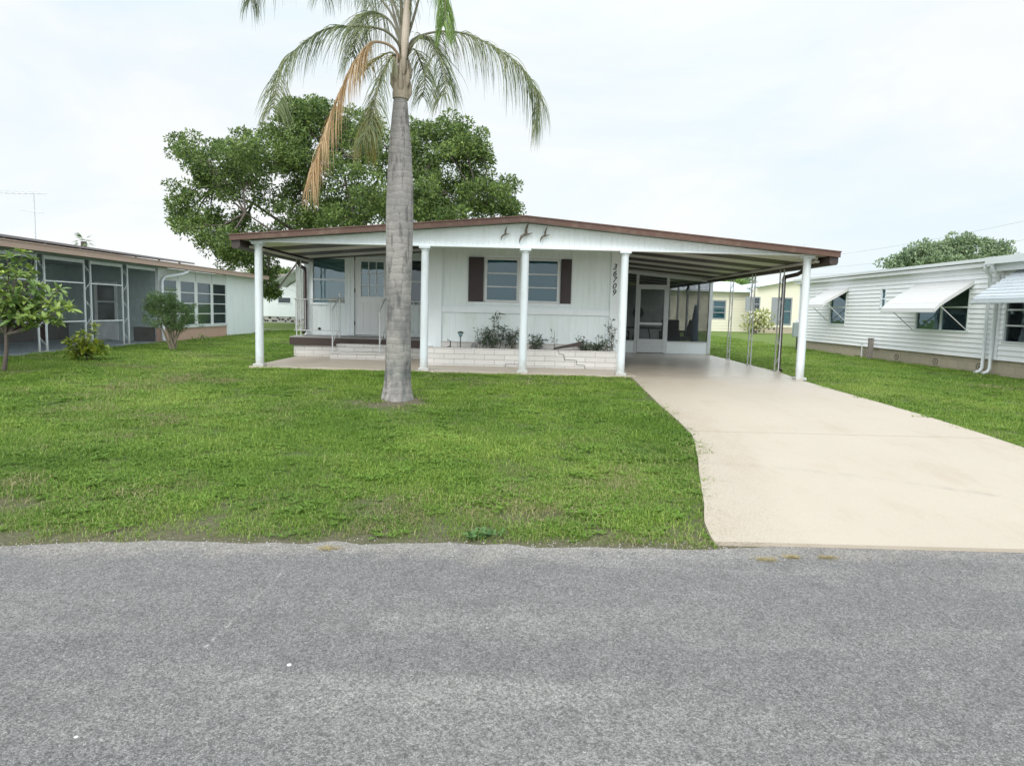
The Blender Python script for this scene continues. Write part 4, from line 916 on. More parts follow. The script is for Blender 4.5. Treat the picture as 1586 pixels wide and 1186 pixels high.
# antenna on the left roof
q = atX(55, 375, LX-2.4); yb = q[1]; X_ = LX-2.4
an = empty('tv_antenna', (X_, yb, 2.9), 'thin tall tv antenna above the left home roof', 'antenna')
zt1 = atX(53, 300, X_)[2]; zt2 = atX(53, 328, X_)[2]
MB().tube([(X_, yb, 2.8), (X_, yb, zt1+.04)], .02, 6).build('mast', M_alu, an)
k_ = yb/F; g_ = MB(); g_.tube([(X_-60*k_, yb, zt1), (X_+20*k_, yb, zt1+.0)], .013, 5); g_.tube([(X_-22*k_, yb, zt2+.05), (X_+14*k_, yb, zt2-.02)], .013, 5)
for i in range(7): x = X_-50*k_+i*10*k_; g_.tube([(x, yb-.35+.03*i, zt1+.012), (x, yb+.35-.03*i, zt1+.012)], .004, 4)
g_.build('element', M_alu, an)
q = at(1241, 437, 60); an = empty('tv_antenna', (q[0], 60, .5), 'faint distant antenna pole behind the right end of the carport roof', 'antenna')
MB().tube([(q[0], 60, .5), (q[0], 60, at(1241, 377, 60)[2])], .03, 6).build('mast', M_alu, an); z = at(1241, 378, 60)[2]; MB().tube([(q[0]-.5, 60, z), (q[0]+.3, 60, z)], .02, 5).tube([(q[0]-.3, 60, z-.35), (q[0]+.2, 60, z-.35)], .02, 5).build('element', M_alu, an)
# power lines
for i, (p0, p1) in enumerate((((1200, 405), (1700, 318)), ((1230, 418), (1700, 350)), ((1235, 425), (1700, 385)))):
    A = at(*p0, 95); B = at(*p1, 55); pts = [tuple(A[k]+(B[k]-A[k])*t_ for k in range(2))+(A[2]+(B[2]-A[2])*t_-1.2*math.sin(math.pi*t_)*.5,) for t_ in np.linspace(0, 1, 12)]
    o = MB().tube(pts, .012, 4).build('power_line', paint('wire', (.3, .3, .3), .6)); tag(o, ['topmost thin power line over the right roof', 'middle thin power line over the right roof', 'lowest thin power line over the right roof'][i], 'power line', 'power lines at the right')

# ------------------------------------------------------------------ oak behind the house
M_oak = leafmat('oak_leaves', (.028, .072, .022), (.215, .305, .075), (.38, .45, .12), .3, .5, .9)
M_bark = paint('bark', (.12, .10, .085), .9, .3, 6, 30, (.05, .045, .04), .5, .9)
OY = 33.
oak = empty('shade_tree', (-7.2, OY, .42), 'large spreading green shade tree rising behind the house', 'tree')
blobs = [(412, 448, 12, 8, .8), (424, 455, 9, 6, .8), (405, 425, 14, 10, .8),  # px, py, rx, ry(px), density
 (292, 232, 24, 22, .8), (320, 250, 36, 30, 1), (355, 238, 30, 22, 1), (290, 300, 28, 24, .8), (275, 330, 18, 18, .7), (300, 350, 32, 22, .8), (335, 335, 30, 24, .9), (345, 375, 34, 22, .9), (375, 395, 32, 20, .9), (372, 350, 30, 22, .8), (340, 285, 34, 22, .9),
 (400, 235, 40, 30, 1.1), (440, 215, 36, 34, 1.2), (472, 188, 34, 28, 1.2), (500, 175, 22, 18, 1), (450, 170, 18, 14, .8), (430, 258, 30, 18, .7), (480, 240, 40, 30, 1.1), (410, 310, 28, 22, .5), (385, 275, 34, 22, .8), (440, 300, 30, 22, .8), (460, 340, 34, 22, .8), (400, 400, 28, 22, .9), (430, 365, 30, 20, .9), (500, 330, 34, 24, 1),
 (530, 195, 36, 28, 1.2), (500, 290, 30, 24, .9), (470, 280, 28, 22, .8), (570, 205, 34, 26, 1.1), (540, 245, 40, 26, .8), (600, 240, 40, 34, 1.1), (560, 300, 44, 32, 1.2), (600, 325, 40, 26, 1.2), (535, 335, 36, 20, 1.2), (640, 320, 40, 26, 1.2),
 (650, 215, 30, 24, 1), (690, 205, 36, 20, 1), (725, 220, 32, 22, 1), (748, 240, 18, 18, .8), (700, 245, 40, 28, 1.1), (660, 265, 40, 30, 1.1), (735, 268, 26, 18, .9), (690, 295, 46, 28, 1.2), (740, 300, 34, 24, 1.1), (775, 300, 24, 20, 1.), (790, 322, 16, 14, 1.), (700, 330, 50, 20, 1.2), (755, 325, 30, 16, 1.1)]
r = random.Random(5); cl = []; lim = MB(); trunk = MB(); k = OY/F
tb = Vector((-7.2, OY, .3)); trunk.tube([tb, tb+Vector((.05, 0, .9)), tb+Vector((0, 0, 2.3))], [.55, .42, .38], 12); trunk.build('trunk', M_bark, oak)
top = tb+Vector((0, 0, 2.2))
mains = []
for px_, py_ in ((330, 290), (380, 330), (440, 240), (520, 220), (600, 230), (700, 240), (740, 300), (640, 300)):
    e_ = Vector(at(px_, py_, OY+r.uniform(-2, 2))); mid = top.lerp(e_, .5)+Vector((r.uniform(-.3, .3), r.uniform(-.5, .5), r.uniform(-.3, .4)))
    pts = [top, top.lerp(mid, .5)+Vector((r.uniform(-.2, .2), 0, .15)), mid, mid.lerp(e_, .5)+Vector((0, 0, r.uniform(-.2, .3))), e_]; lim.tube(pts, [.17, .12, .08, .05, .025], 8); mains.append(pts)
for (px_, py_, rx, ry, dn) in blobs:
    for sgn in ((-1, 1) if rx > 30 else (0,)):
        Y = OY+sgn*r.uniform(.6, 2.2)+r.uniform(-.6, .6); c_ = Vector(at(px_, py_, Y))
        best = min((p_ for pts in mains for p_ in pts[2:]), key=lambda p_: (p_-c_).length)
        mid = best.lerp(c_, .5)+Vector((r.uniform(-.3, .3), r.uniform(-.3, .3), r.uniform(-.3, .2))); lim.tube([best, mid, c_], [.05, .035, .015], 6)
        cl.append((c_.x, c_.y, c_.z, rx*k*1.05, rx*k*1.1, ry*k*1.05, 170*dn))
        for j in range(int(9*dn*(rx*ry/900)**.5)+3):
            d = Vector((r.gauss(0, .5), r.gauss(0, .55), r.gauss(0, .5))); d = d/max(1, d.length)
            s_ = c_+Vector((d.x*rx*k, d.y*rx*k*1.1, d.z*ry*k)); R_ = r.uniform(.22, .46); cl.append((s_.x, s_.y, s_.z, R_*1.15, R_*1.1, R_*.8, 120*(R_/.35)**2)); 
            if r.random() < .5: lim.tube([mid.lerp(c_, r.random()), s_], [.025, .01], 4)
lim.build('branch', M_bark, oak)
leaves('crown', cl, .15, .075, M_oak, oak, 11, up=.2)

# ------------------------------------------------------------------ generic far trees
def far_tree(name, base, blobs, Y, label, mat, L, W, seed, group=None, dens=60, cat='tree'):
    e = empty(name, base, label, cat, group); r = random.Random(seed); t_ = MB(); k = Y/F; cl = []
    top = Vector(base)+Vector((0, 0, (at(blobs[0][0], blobs[0][1], Y)[2]-base[2])*.55)); t_.tube([base, top], [.012*Y*.35, .012*Y*.25], 8)
    for (px_, py_, rx, ry) in blobs:
        c_ = Vector(at(px_, py_, Y)); t_.tube([top, top.lerp(c_, .5)+Vector((r.uniform(-.3, .3), 0, .2)), c_], [.08, .05, .02], 5)
        for j in range(int(rx*ry/14)+3):
            d = Vector((r.gauss(0, .5), r.gauss(0, .5), r.gauss(0, .5))); d /= max(1, d.length); R_ = r.uniform(.25, .5)*Y/45
            cl.append((c_.x+d.x*rx*k, Y+d.y*rx*k, c_.z+d.z*ry*k, R_*1.2, R_, R_*.7, dens))
    t_.build('trunk', M_bark, e); leaves('crown', cl, L, W, mat, e, seed)
M_ft = leafmat('far_leaves', (.13, .20, .12), (.33, .42, .24), None, .25, .6, .3)
far_tree('broad_tree', at(1470, 490, 62)[:2]+(.5,), [(1385, 408, 16, 6), (1410, 400, 18, 10), (1440, 388, 22, 14), (1470, 382, 22, 14), (1495, 380, 14, 12), (1450, 402, 40, 12), (1500, 398, 24, 10), (1422, 408, 30, 8)], 62, 'broad grey green tree behind the right home roof', M_ft, .32, .16, 21)
far_tree('broad_tree', at(1540, 490, 66)[:2]+(.5,), [(1532, 392, 14, 12), (1550, 384, 14, 6), (1528, 378, 8, 5), (1545, 398, 20, 8)], 66, 'smaller ragged tree right of the broad tree over the right roof', M_ft, .32, .16, 22)
M_ft2 = leafmat('far_leaves_bright', (.07, .16, .03), (.25, .38, .09), None, .3, .6, .3)
far_tree('rear_tree', at(1120, 500, 70)[:2]+(.5,), [(1105, 440, 16, 9), (1122, 436, 14, 9), (1136, 440, 12, 8), (1085, 444, 16, 8)], 70, 'bright green tree behind the yellow home roof', M_ft2, .35, .18, 23)
far_tree('rear_tree', at(1150, 500, 74)[:2]+(.5,), [(1152, 436, 10, 5), (1146, 442, 12, 5)], 74, 'pale green treetop right of the bright tree over the yellow home', M_ft, .35, .18, 24)
far_tree('rear_tree', at(425, 500, 58)[:2]+(.5,), [(415, 425, 18, 10), (440, 424, 14, 6), (395, 430, 20, 10), (430, 436, 20, 7)], 58, 'green trees behind the rear white house roof', M_oak, .3, .15, 25)
far_tree('yard_shrub', at(1168, 517, 44)[:2]+(.5,), [(1168, 492, 9, 6), (1182, 488, 9, 6), (1160, 505, 7, 6), (1178, 503, 9, 7), (1190, 499, 5, 4)], 44, 'sparse yellow green shrub in front of the yellow home', leafmat('pale_leaves', (.18, .24, .06), (.5, .5, .22), None, .2, .6, .5), .22, .11, 27, dens=16, cat='shrub')
# far cabbage palm
q = at(130, 470, 60); e = empty('cabbage_palm', (q[0], 60, .5), 'small distant palm top over the left home roof', 'palm')
z = at(129, 374, 60)[2]; MB().tube([(q[0], 60, .4), (at(130, 385, 60)[0], 60, z)], [.28, .22], 8).build('trunk', M_bark, e)
V = []; Fq = []; rr_ = random.Random(3)
for i in range(26):
    a_ = rr_.uniform(0, 6.28); el = rr_.uniform(-.5, 1.1); d = Vector((math.cos(a_)*math.cos(el), math.sin(a_)*math.cos(el), math.sin(el)))
    o_ = Vector((at(129, 376, 60)[0], 60, z)); s_ = d.cross(Vector((0, 0, 1))).normalized()
    for j in range(9):
        b_0 = o_+d*.45; dd = (d+s_*(j-4)*.18+Vector((0, 0, -.1*abs(j-4)))).normalized(); tip = b_0+dd*.62; kk = len(V)
        V += [tuple(b_0-s_*.03), tuple(b_0+s_*.03), tuple(tip+Vector((0, 0, -.1)))]; Fq.append((kk, kk+1, kk+2))
npmesh('crown', np.array(V), np.array(Fq), M_ft, e, np.random.default_rng(1).random(len(Fq)))

# ------------------------------------------------------------------ queen palm in the front lawn
PYD = PALM[1]
palm = empty('queen_palm', PALM, 'tall grey ringed palm with drooping fronds in the front lawn', 'palm')
m, t = nodemat('palm_bark'); g = NT(t); p = g.pos()
sx = g.n('ShaderNodeSeparateXYZ', {0: p}); zz = sx.outputs[2]
wob = g.math('MULTIPLY', g.noise(p, 3.5, 5, .65), .16)
ring = g.n('ShaderNodeTexWave', {'Vector': g.n('ShaderNodeCombineXYZ', {2: g.math('ADD', zz, wob)}).outputs[0], 'Scale': 3.1, 'Distortion': .8, 'Detail': 4, 'Detail Scale': 5.}, bands_direction='Z').outputs[1]
cra = g.ramp(g.noise(p, 13, 5, .65, (1, 1, .16)), [(.36, 1.), (.45, 0.)])
fine_ = g.noise(p, 55, 5, .7, (.5, .5, 1)); pat = g.noise(p, 1.7, 5, .65, (1.6, 1.6, .8))
c = g.mix(fine_, (.18, .170, .160), (.42, .395, .372))
c = g.mix(g.math('MULTIPLY', g.ramp(ring, [(.0, 1.), (.08, 0.)]), .5), c, (.16, .14, .13))
c = g.mix(g.math('MULTIPLY', cra, .7), c, (.085, .08, .075))
low = g.n('ShaderNodeMapRange', {0: zz, 1: 2.3, 2: .6, 3: 0., 4: 1.}).outputs[0]
stn = g.math('MULTIPLY', g.math('ADD', g.math('MULTIPLY', low, .55), .3), g.ramp(pat, [(.44, 0.), (.56, 1.)]))
c = g.mix(stn, c, (.10, .105, .11))
c = g.mix(g.math('MULTIPLY', low, g.ramp(g.noise(p, 4.5, 4), [(.45, 0.), (.7, .3)])), c, (.16, .19, .15))
hh = g.math('ADD', g.math('MULTIPLY', ring, .22), g.math('SUBTRACT', g.math('MULTIPLY', fine_, .6), g.math('MULTIPLY', cra, .6)))
b = g.n('ShaderNodeBsdfPrincipled', {'Base Color': c, 'Roughness': .9, 'Normal': g.bump(hh, .9, .015)}); g.out(b.outputs[0]); M_palm = m
prof = [(624, 614.5, 29), (616, 614.5, 27), (608, 614.8, 25), (595, 615.5, 22.5), (570, 616.5, 21), (540, 617, 20.3), (480, 617.5, 19.8), (440, 618, 20.3), (400, 618.5, 21), (360, 619, 21.8), (330, 619, 21.8), (290, 619.2, 21), (260, 619.3, 19.6), (230, 619.5, 17.8), (200, 619.7, 15.3), (175, 620, 12.8), (160, 620.2, 11.4), (152, 620.4, 10.6)]
ps = []; 
dense = []
for (y0, x0, r0), (y1, x1, r1) in zip(prof, prof[1:]):
    n = max(2, int(abs(y1-y0)/2.2))
    for i in range(n): t_ = i/n; dense.append((y0+(y1-y0)*t_, x0+(x1-x0)*t_, r0+(r1-r0)*t_))
dense.append(prof[-1]); n = 40; V = []; kk = PYD/F; r = random.Random(9)
for i, (y0, x0, r0) in enumerate(dense):
    q = at(x0, y0, PYD); saw = ((q[2]*8.5+.4*math.sin(q[2]*3)) % 1.)
    for j in range(n):
        a_ = 2*math.pi*j/n; rad_ = r0*.935*kk*(1+.005*(1-saw)+.012*math.sin(3*a_+q[2]*2)+.012*(float(vnoise(j*.3, q[2]*9, 1., 2))-.5)*2+(.05*max(0, (y0-600)/24)*math.sin(7*a_)))
        V.append((q[0]+rad_*math.cos(a_), PYD+rad_*math.sin(a_), q[2]))
V = np.array(V); Fq = np.array([(i*n+j, i*n+(j+1) % n, (i+1)*n+(j+1) % n, (i+1)*n+j) for i in range(len(dense)-1) for j in range(n)])
npmesh('trunk', V, Fq, M_palm, palm, smooth=True)
M_sheath = paint('frond_sheath', (.34, .29, .22), .8, .35, 8, 40, (.16, .12, .09), .6, .8, streak=True)
q = [at(*a_, PYD) for a_ in ((620.5, 154), (621, 146), (621, 136), (622, 122), (624, 108), (626, 94))]
MB().tube(q, [.112, .118, .105, .098, .078, .06], 16).build('crownshaft', M_sheath, palm)
# ragged leaf bases hugging the neck
g_ = MB()
for i in range(12):
    a_ = i*2.4; z = .0; b0 = Vector(q[1])+Vector((math.cos(a_)*.11, math.sin(a_)*.11, .03*i-.05)); g_.tube([b0+Vector((-math.cos(a_)*.02, -math.sin(a_)*.02, -.02)), b0+Vector((math.cos(a_)*.004, math.sin(a_)*.004, .06)), b0+Vector((math.cos(a_)*.012, math.sin(a_)*.012, .16)), b0+Vector((-math.cos(a_)*.03, 0, .36))], [.02, .04, .03, .004], 7, sy=.5)
g_.build('leaf_base', M_sheath, palm)
M_fr = leafmat('palm_green', (.09, .13, .075), (.27, .30, .13), None, .3, .45, 1.)
M_frb = leafmat('palm_fresh', (.12, .22, .05), (.26, .38, .10), None, .3, .4, 1.)
M_fdead = leafmat('palm_dead', (.38, .23, .10), (.60, .45, .27), None, .2, .7, 2.)
M_fyel = leafmat('palm_yellowing', (.13, .15, .03), (.36, .27, .07), None, .3, .6, 2.)
M_rach = paint('rachis', (.16, .15, .10), .6, .3, 8); M_rachd = paint('rachis_dead', (.36, .26, .17), .7, .3, 8)
def frond(path, mat, rmat, ll=.55, seed=1, depth=(0, 0), n=75, hang=1.0, start=.2, r0=.022, w=.0095, spread=1., label=None):
    """rachis through photo points; leaflets leave both sides and droop under their weight"""
    g0 = np.random.default_rng(seed); N = len(path)
    P3 = [Vector(at(a_, b2, PYD+depth[0]+(depth[1]-depth[0])*i/(N-1))) for i, (a_, b2) in enumerate(path)]
    def cr(t_):
        x = t_*(N-1); i = min(N-2, int(x)); f = x-i; p0 = P3[max(0, i-1)]; p1 = P3[i]; p2 = P3[i+1]; p3 = P3[min(N-1, i+2)]
        return .5*((2*p1)+(p2-p0)*f+(2*p0-5*p1+4*p2-p3)*f*f+(3*p1-p0-3*p2+p3)*f**3)
    C = [cr(i/60) for i in range(61)]
    o = MB(); o.tube(C, [r0*(1-.88*i/60) for i in range(61)], 6, sy=.7)
    V = []; Fq = []; rn = []
    for i in range(n):
        t_ = start+(1-start)*(i+g0.random()*.6)/n; p_ = cr(min(1, t_)); d = (cr(min(1, t_+.02))-cr(max(0, t_-.02))).normalized()
        side = d.cross(Vector((0, 0, 1)));  side = side.normalized() if side.length > .2 else Vector((0, 1, 0))
        L_ = ll*(.55+.45*math.sin(math.pi*min(1, (t_-start)/(1-start)*.85+.12)))*(.8+.35*g0.random())
        for s_ in (-1, 1):
            for rep in range(1):
                upv = side.cross(d); el = g0.uniform(-.5, .6)
                v = (side*s_*spread*g0.uniform(.5, 1.)+d*g0.uniform(.35, .8)+upv*el*.6+Vector((g0.normal()*.12, g0.normal()*.12, 0))).normalized()
                pts = [p_]; cur = p_.copy(); seg = 6
                for k2 in range(seg): v = (v+Vector((0, 0, -.36*hang*(.6+.8*g0.random())))).normalized(); cur = cur+v*L_/seg; pts.append(cur)
                b0 = len(V); wv = Vector((g0.normal(), g0.normal(), g0.normal()*.3)); rv = g0.random()
                for j, pp in enumerate(pts):
                    dd = (pts[min(seg, j+1)]-pts[max(0, j-1)]).normalized(); sd_ = dd.cross(wv).normalized()*w*.5*(1-(j/seg)**2*.9)
                    V += [pp-sd_, pp+sd_]
                for j in range(seg): Fq.append((b0+2*j, b0+2*j+1, b0+2*j+3, b0+2*j+2)); rn.append(rv)
    ob = o.build('frond', rmat, palm, label=label)
    npmesh('leaflets', np.array([tuple(v) for v in V]), np.array(Fq), mat, ob, rn)
frond([(624, 92), (618, 70), (600, 50), (574, 42), (537, 41), (501, 47), (465, 71), (437, 102), (427, 142), (424, 168)], M_fr, M_rach, 0.62, 1, (0, -1.0), 150, 0.8, .3)
frond([(622, 96), (612, 78), (598, 68), (576, 66), (558, 84), (540, 114), (518, 165), (500, 215), (488, 250), (482, 278)], M_fdead, M_rachd, 0.66, 2, (0, -.7), 150, 1.6, .30, .024, .010, .5, 'dead orange brown hanging frond')
frond([(622, 80), (614, 50), (598, 27), (576, 20), (560, 32), (552, 58), (546, 88)], M_fr, M_rach, 0.75, 3, (0, .9), 110, 1.2, .3)
frond([(620, 100), (612, 86), (604, 90), (592, 115), (583, 144), (577, 178), (570, 200), (562, 215)], M_fr, M_rach, 0.55, 4, (0, -.5), 100, 0.75, .2, label='low frond hanging left of the trunk')
frond([(621, 98), (608, 88), (596, 110), (582, 150), (572, 180), (562, 205)], M_fyel, M_rachd, 0.7, 14, (0, .7), 80, 2.0, .62)
frond([(629, 90), (636, 74), (648, 60), (660, 56), (672, 72), (684, 96), (691, 124), (686, 148)], M_fr, M_rach, 0.62, 5, (0, -.6), 120, 0.85, .28)
frond([(629, 88), (634, 70), (648, 57), (683, 49), (722, 53), (758, 69), (795, 93), (820, 122), (834, 152), (832, 190)], M_fr, M_rach, 0.78, 6, (0, .4), 170, 1.25, .3)
frond([(628, 70), (640, 30), (655, -20), (672, -45), (686, -15), (690, 15), (687, 40)], M_frb, M_rach, 0.55, 7, (0, -.4), 140, 1.6, .4)
frond([(625, 70), (612, 10), (580, -50), (520, -75), (450, -62), (400, -30), (388, 0)], M_fr, M_rach, 0.6, 8, (0, .5), 120, 1.3, .3)
frond([(624, 72), (605, 20), (570, -22), (540, -38), (510, -35), (496, -10)], M_fr, M_rach, 0.6, 9, (0, 1.4), 90, 1.1, .3)
frond([(621, 98), (607, 82), (592, 87), (574, 100), (562, 114)], M_fyel, M_rach, .3, 10, (0, .6), 36, .8, .35)
frond([(628, 92), (640, 76), (650, 92), (658, 122), (655, 150)], M_fr, M_rach, 0.5, 11, (0, .9), 70, 0.8, .3)
frond([(627, 60), (650, -60), (700, -150), (770, -180), (830, -160), (860, -120)], M_fr, M_rach, .45, 12, (0, 1.0), 80, .9, .3)
frond([(625, 60), (616, -60), (590, -160), (540, -200), (480, -190)], M_fr, M_rach, .5, 13, (0, -1.2), 70, 1., .25)
frond([(627, 60), (640, -80), (660, -170), (710, -220), (770, -210)], M_frb, M_rach, .5, 15, (0, 1.2), 70, 1., .25)
frond([(623, 70), (610, 20), (598, -25), (588, -40), (577, -20), (572, 12)], M_fr, M_rach, .6, 16, (0, 1.9), 70, 1.5, .25)
frond([(625, 80), (622, 30), (620, -40), (616, -110), (600, -150)], M_fr, M_rach, .5, 17, (0, .4), 60, 1.2, .3, .03)
frond([(628, 80), (634, 30), (638, -30), (650, -90), (675, -120)], M_fr, M_rach, .5, 18, (0, -.3), 60, 1.2, .3, .03)
g_ = MB(); g_.tube([at(625.5, 95, PYD-.08), at(627, 70, PYD-.1), at(629.5, 30, PYD-.1), at(632.5, -40, PYD-.08), at(637, -120, PYD)], [.03, .052, .05, .035, .01], 12); g_.build('spathe', paint('spathe', (.50, .42, .34), .6, .2, 6, 50, (.3, .24, .18), .4, .3, streak=True), palm)
g_ = MB()
for i in range(9):
    a_ = i*.7; b0 = Vector(at(624.5, 104, PYD)); e_ = Vector(at(624.5+4*math.cos(a_), 40, PYD+.05*math.sin(a_))); g_.tube([b0, b0.lerp(e_, .5)+Vector((math.cos(a_)*.03, math.sin(a_)*.05, 0)), e_], [.03, .024, .012], 6)
g_.build('petiole', M_rach, palm)

# ------------------------------------------------------------------ small trees and shrubs at the left
def whorl(V, Fq, rn, o_, d, n, L, W, g0, rv, droop=.35):
    d = d.normalized(); a0 = d.cross(Vector((.3, .2, 1))).normalized(); b0 = d.cross(a0)
    for i in range(n):
        an_ = 2*math.pi*i/n*2.4+g0.random(); out = (a0*math.cos(an_)+b0*math.sin(an_))
        v = (out+d*g0.uniform(.2, .9)).normalized(); l = L*g0.uniform(.7, 1.15); pts = [o_]; cur = o_
        for k2 in range(3): v = (v+Vector((0, 0, -droop*g0.uniform(.2, .7)))).normalized(); cur = cur+v*l/3; pts.append(cur)
        s_ = v.cross(Vector((g0.normal()*.3, g0.normal()*.3, 1))); s_ = s_.normalized() if s_.length > .05 else a0
        wd = [.15, .9, 1., .05]; k0 = len(V)
        for pp, w_ in zip(pts, wd): V.append(pp-s_*W*.5*w_+Vector((0, 0, .12*W*w_))); V.append(pp); V.append(pp+s_*W*.5*w_+Vector((0, 0, .12*W*w_)))
        for j in range(3):
            for q_ in (0, 1): Fq.append((k0+3*j+q_, k0+3*j+q_+1, k0+3*j+q_+4, k0+3*j+q_+3)); rn.append(rv)
M_loq = leafmat('loquat_leaves', (.08, .17, .06), (.42, .52, .11), None, .25, .45, .5)
def whorl_shrub(name, base, tips, Y, L, W, mat, label, cat, seed, fork, bark=M_bark, r0=.05, nl=10, inner=5, young=.5, dy=.5):
    g0 = np.random.default_rng(seed); e = empty(name, base, label, cat); s_ = MB(); V, Fq, rn = [], [], []
    fk = Vector(fork); s_.tube([base, Vector(base).lerp(fk, .5)+Vector((.02, 0, 0)), fk], [r0, r0*.8, r0*.7], 8)
    for (px_, py_) in tips:
        T = Vector(at(px_, py_, Y+g0.uniform(-dy, dy))); mid = fk.lerp(T, .5)+Vector((g0.normal()*.05, g0.normal()*.05, -.05)); s_.tube([fk, mid, T], [r0*.5, r0*.3, r0*.13], 6)
        whorl(V, Fq, rn, T, (T-mid)+Vector((0, 0, .25)), nl, L, W, g0, g0.uniform(.2, .6))
        if g0.random() < young: whorl(V, Fq, rn, T+Vector((0, 0, .02)), Vector((0, 0, 1)), 6, L*.6, W*.7, g0, g0.uniform(.85, 1.), 0)
        for j in range(inner):
            b2 = fk.lerp(T, g0.uniform(.45, .95))+Vector((g0.normal()*.07, g0.normal()*.1, g0.normal()*.06)); whorl(V, Fq, rn, b2, Vector((g0.normal()*.5, g0.normal()*.5, .7)), nl-2, L*.9, W, g0, g0.uniform(0, .5))
    s_.build('branch', bark, e); npmesh('foliage', np.array([tuple(v) for v in V]), np.array(Fq), mat, e, rn)
q = gp(6, 575)
tips = [(12, 400), (34, 392), (50, 402), (5, 425), (-15, 410), (-30, 440), (28, 425), (42, 432), (60, 444), (78, 452), (92, 448), (20, 452), (5, 455), (-25, 470), (60, 478), (75, 472), (88, 482), (108, 478), (48, 490), (24, 482), (-10, 490), (40, 465), (95, 470), (-45, 455), (70, 495), (55, 458), (-5, 440), (15, 470)]
whorl_shrub('loquat_tree', q, tips, q[1], .19, .055, M_loq, 'small tree with long pale green leaf whorls at the left edge', 'tree', 31, at(10, 518, q[1]), r0=.042, nl=11, inner=4, dy=.45)
q = gp(133, 559); tips = [(118, 524), (104, 530), (110, 540), (130, 528), (142, 512), (146, 504), (152, 530), (160, 538), (138, 535), (122, 536), (145, 542), (112, 548), (155, 546), (130, 545)]
whorl_shrub('croton_bush', q, tips, q[1], .13, .036, leafmat('croton_leaves', (.10, .19, .02), (.50, .52, .06), None, .25, .4, .6), 'low yellow green leafy bush on the lawn by the left porch', 'bush', 32, at(133, 550, q[1]), r0=.02, nl=11, inner=6, dy=.28)
# round shrub with woody stems
q = gp(268, 542); Y = q[1]; e = empty('woody_shrub', q, 'dark green rounded shrub with bare woody stems in front of the glass panels', 'shrub'); r = random.Random(8); s_ = MB(); cl = []; k = Y/F
for (px_, py_, rx, ry) in ((243, 468, 12, 9), (250, 485, 16, 10), (262, 478, 16, 10), (282, 478, 14, 12), (272, 492, 20, 12), (290, 492, 11, 9), (255, 498, 14, 8), (235, 474, 8, 6), (278, 504, 14, 7), (266, 466, 8, 8), (246, 462, 7, 6)):
    T = Vector(at(px_, py_, Y+r.uniform(-.25, .25)))
    b0 = Vector(q)+Vector((r.uniform(-.05, .05), r.uniform(-.05, .05), 0)); s_.tube([b0, b0.lerp(T, .35)+Vector((0, 0, .05)), b0.lerp(T, .7)+Vector((r.uniform(-.06, .06), 0, 0)), T], [.028, .022, .014, .006], 6)
    for j in range(16):
        d = Vector((r.gauss(0, .55), r.gauss(0, .6), r.gauss(0, .55))); R_ = r.uniform(.05, .11); cl.append((T.x+d.x*rx*k*1.25, T.y+d.y*rx*k*1.25, T.z+d.z*ry*k*1.2, R_, R_, R_, 60))
s_.build('branch', paint('pale_bark', (.28, .24, .18), .9, .3, 12), e); leaves('foliage', cl, .05, .016, leafmat('juniper_leaves', (.03, .075, .025), (.13, .21, .06), (.2, .24, .08), .2, .6, 2.), e, 41, up=.6)
q = gp(313, 534); e = empty('small_weed', q, 'small sparse weed by the salmon panels right of the woody shrub', 'weed'); k = q[1]/F
leaves('foliage', [(q[0]+dx*k, q[1], q[2]+dz*k, .1, .1, .04, 18) for dx, dz in ((-22, 4), (-10, 8), (0, 12), (6, 10), (14, 2), (-28, -3))], .1, .03, M_oak, e, 43)
MB().tube([q, (q[0]+.05, q[1], q[2]+.2)], .006, 5).build('stem', M_stem, e)

# ------------------------------------------------------------------ grass
def tuft(seed, n, h, rad_, w):
    g0 = np.random.default_rng(seed); V = []; Fq = []; rn = []
    for i in range(n):
        a_ = g0.random()*6.283; rr_ = rad_*math.sqrt(g0.random()); b0 = np.array([math.cos(a_)*rr_, math.sin(a_)*rr_, -.01]); az = g0.random()*6.283; d = np.array([math.cos(az), math.sin(az), 0]); s_ = np.array([-d[1], d[0], 0])*w*(.7+.6*g0.random())*.5
        hh = h*(.45+.75*g0.random()); ln = g0.uniform(.35, 1.45); p1 = b0+np.array([0, 0, hh*.6])+d*hh*.35*ln; p2 = b0+np.array([0, 0, hh*max(.25, 1.-.42*ln)])+d*hh*.95*ln; k0 = len(V)
        V += [b0-s_, b0+s_, p1+s_*.8, p1-s_*.8, p2]; Fq += [(k0, k0+1, k0+2), (k0, k0+2, k0+3), (k0+3, k0+2, k0+4)]; v_ = g0.random(); rn += [v_]*3
    me = bpy.data.meshes.new('grass_tuft'); me.from_pydata([tuple(v) for v in V], [], Fq); at_ = me.attributes.new('rnd', 'FLOAT', 'FACE'); at_.data.foreach_set('value', rn)
    o = bpy.data.objects.new('grass_tuft', me); return o
m, t = nodemat('grass_blades'); g = NT(t)
r_a = g.n('ShaderNodeAttribute', attribute_name='rnd').outputs['Fac']
dry = g.n('ShaderNodeAttribute', attribute_name='dry', attribute_type='INSTANCER').outputs['Fac']
p = g.pos(); pn = g.noise(p, .9, 4, .6); pn2 = g.noise(p, .25, 3)
k = g.math('ADD', g.math('MULTIPLY', r_a, .4), g.math('ADD', g.math('MULTIPLY', pn, .75), g.math('MULTIPLY', g.math('SUBTRACT', pn2, .6), .7)))
c = g.ramp(k, [(.16, (.070, .148, .015)), (.45, (.155, .278, .033)), (.8, (.34, .44, .095))])
straw = g.mix(r_a, (0.210, 0.168, 0.077), (0.385, 0.336, 0.189))
c = g.mix(g.ramp(g.math('ADD', g.math('MULTIPLY', r_a, .55), dry), [(.62, 0.), (.9, .95)]), c, straw)
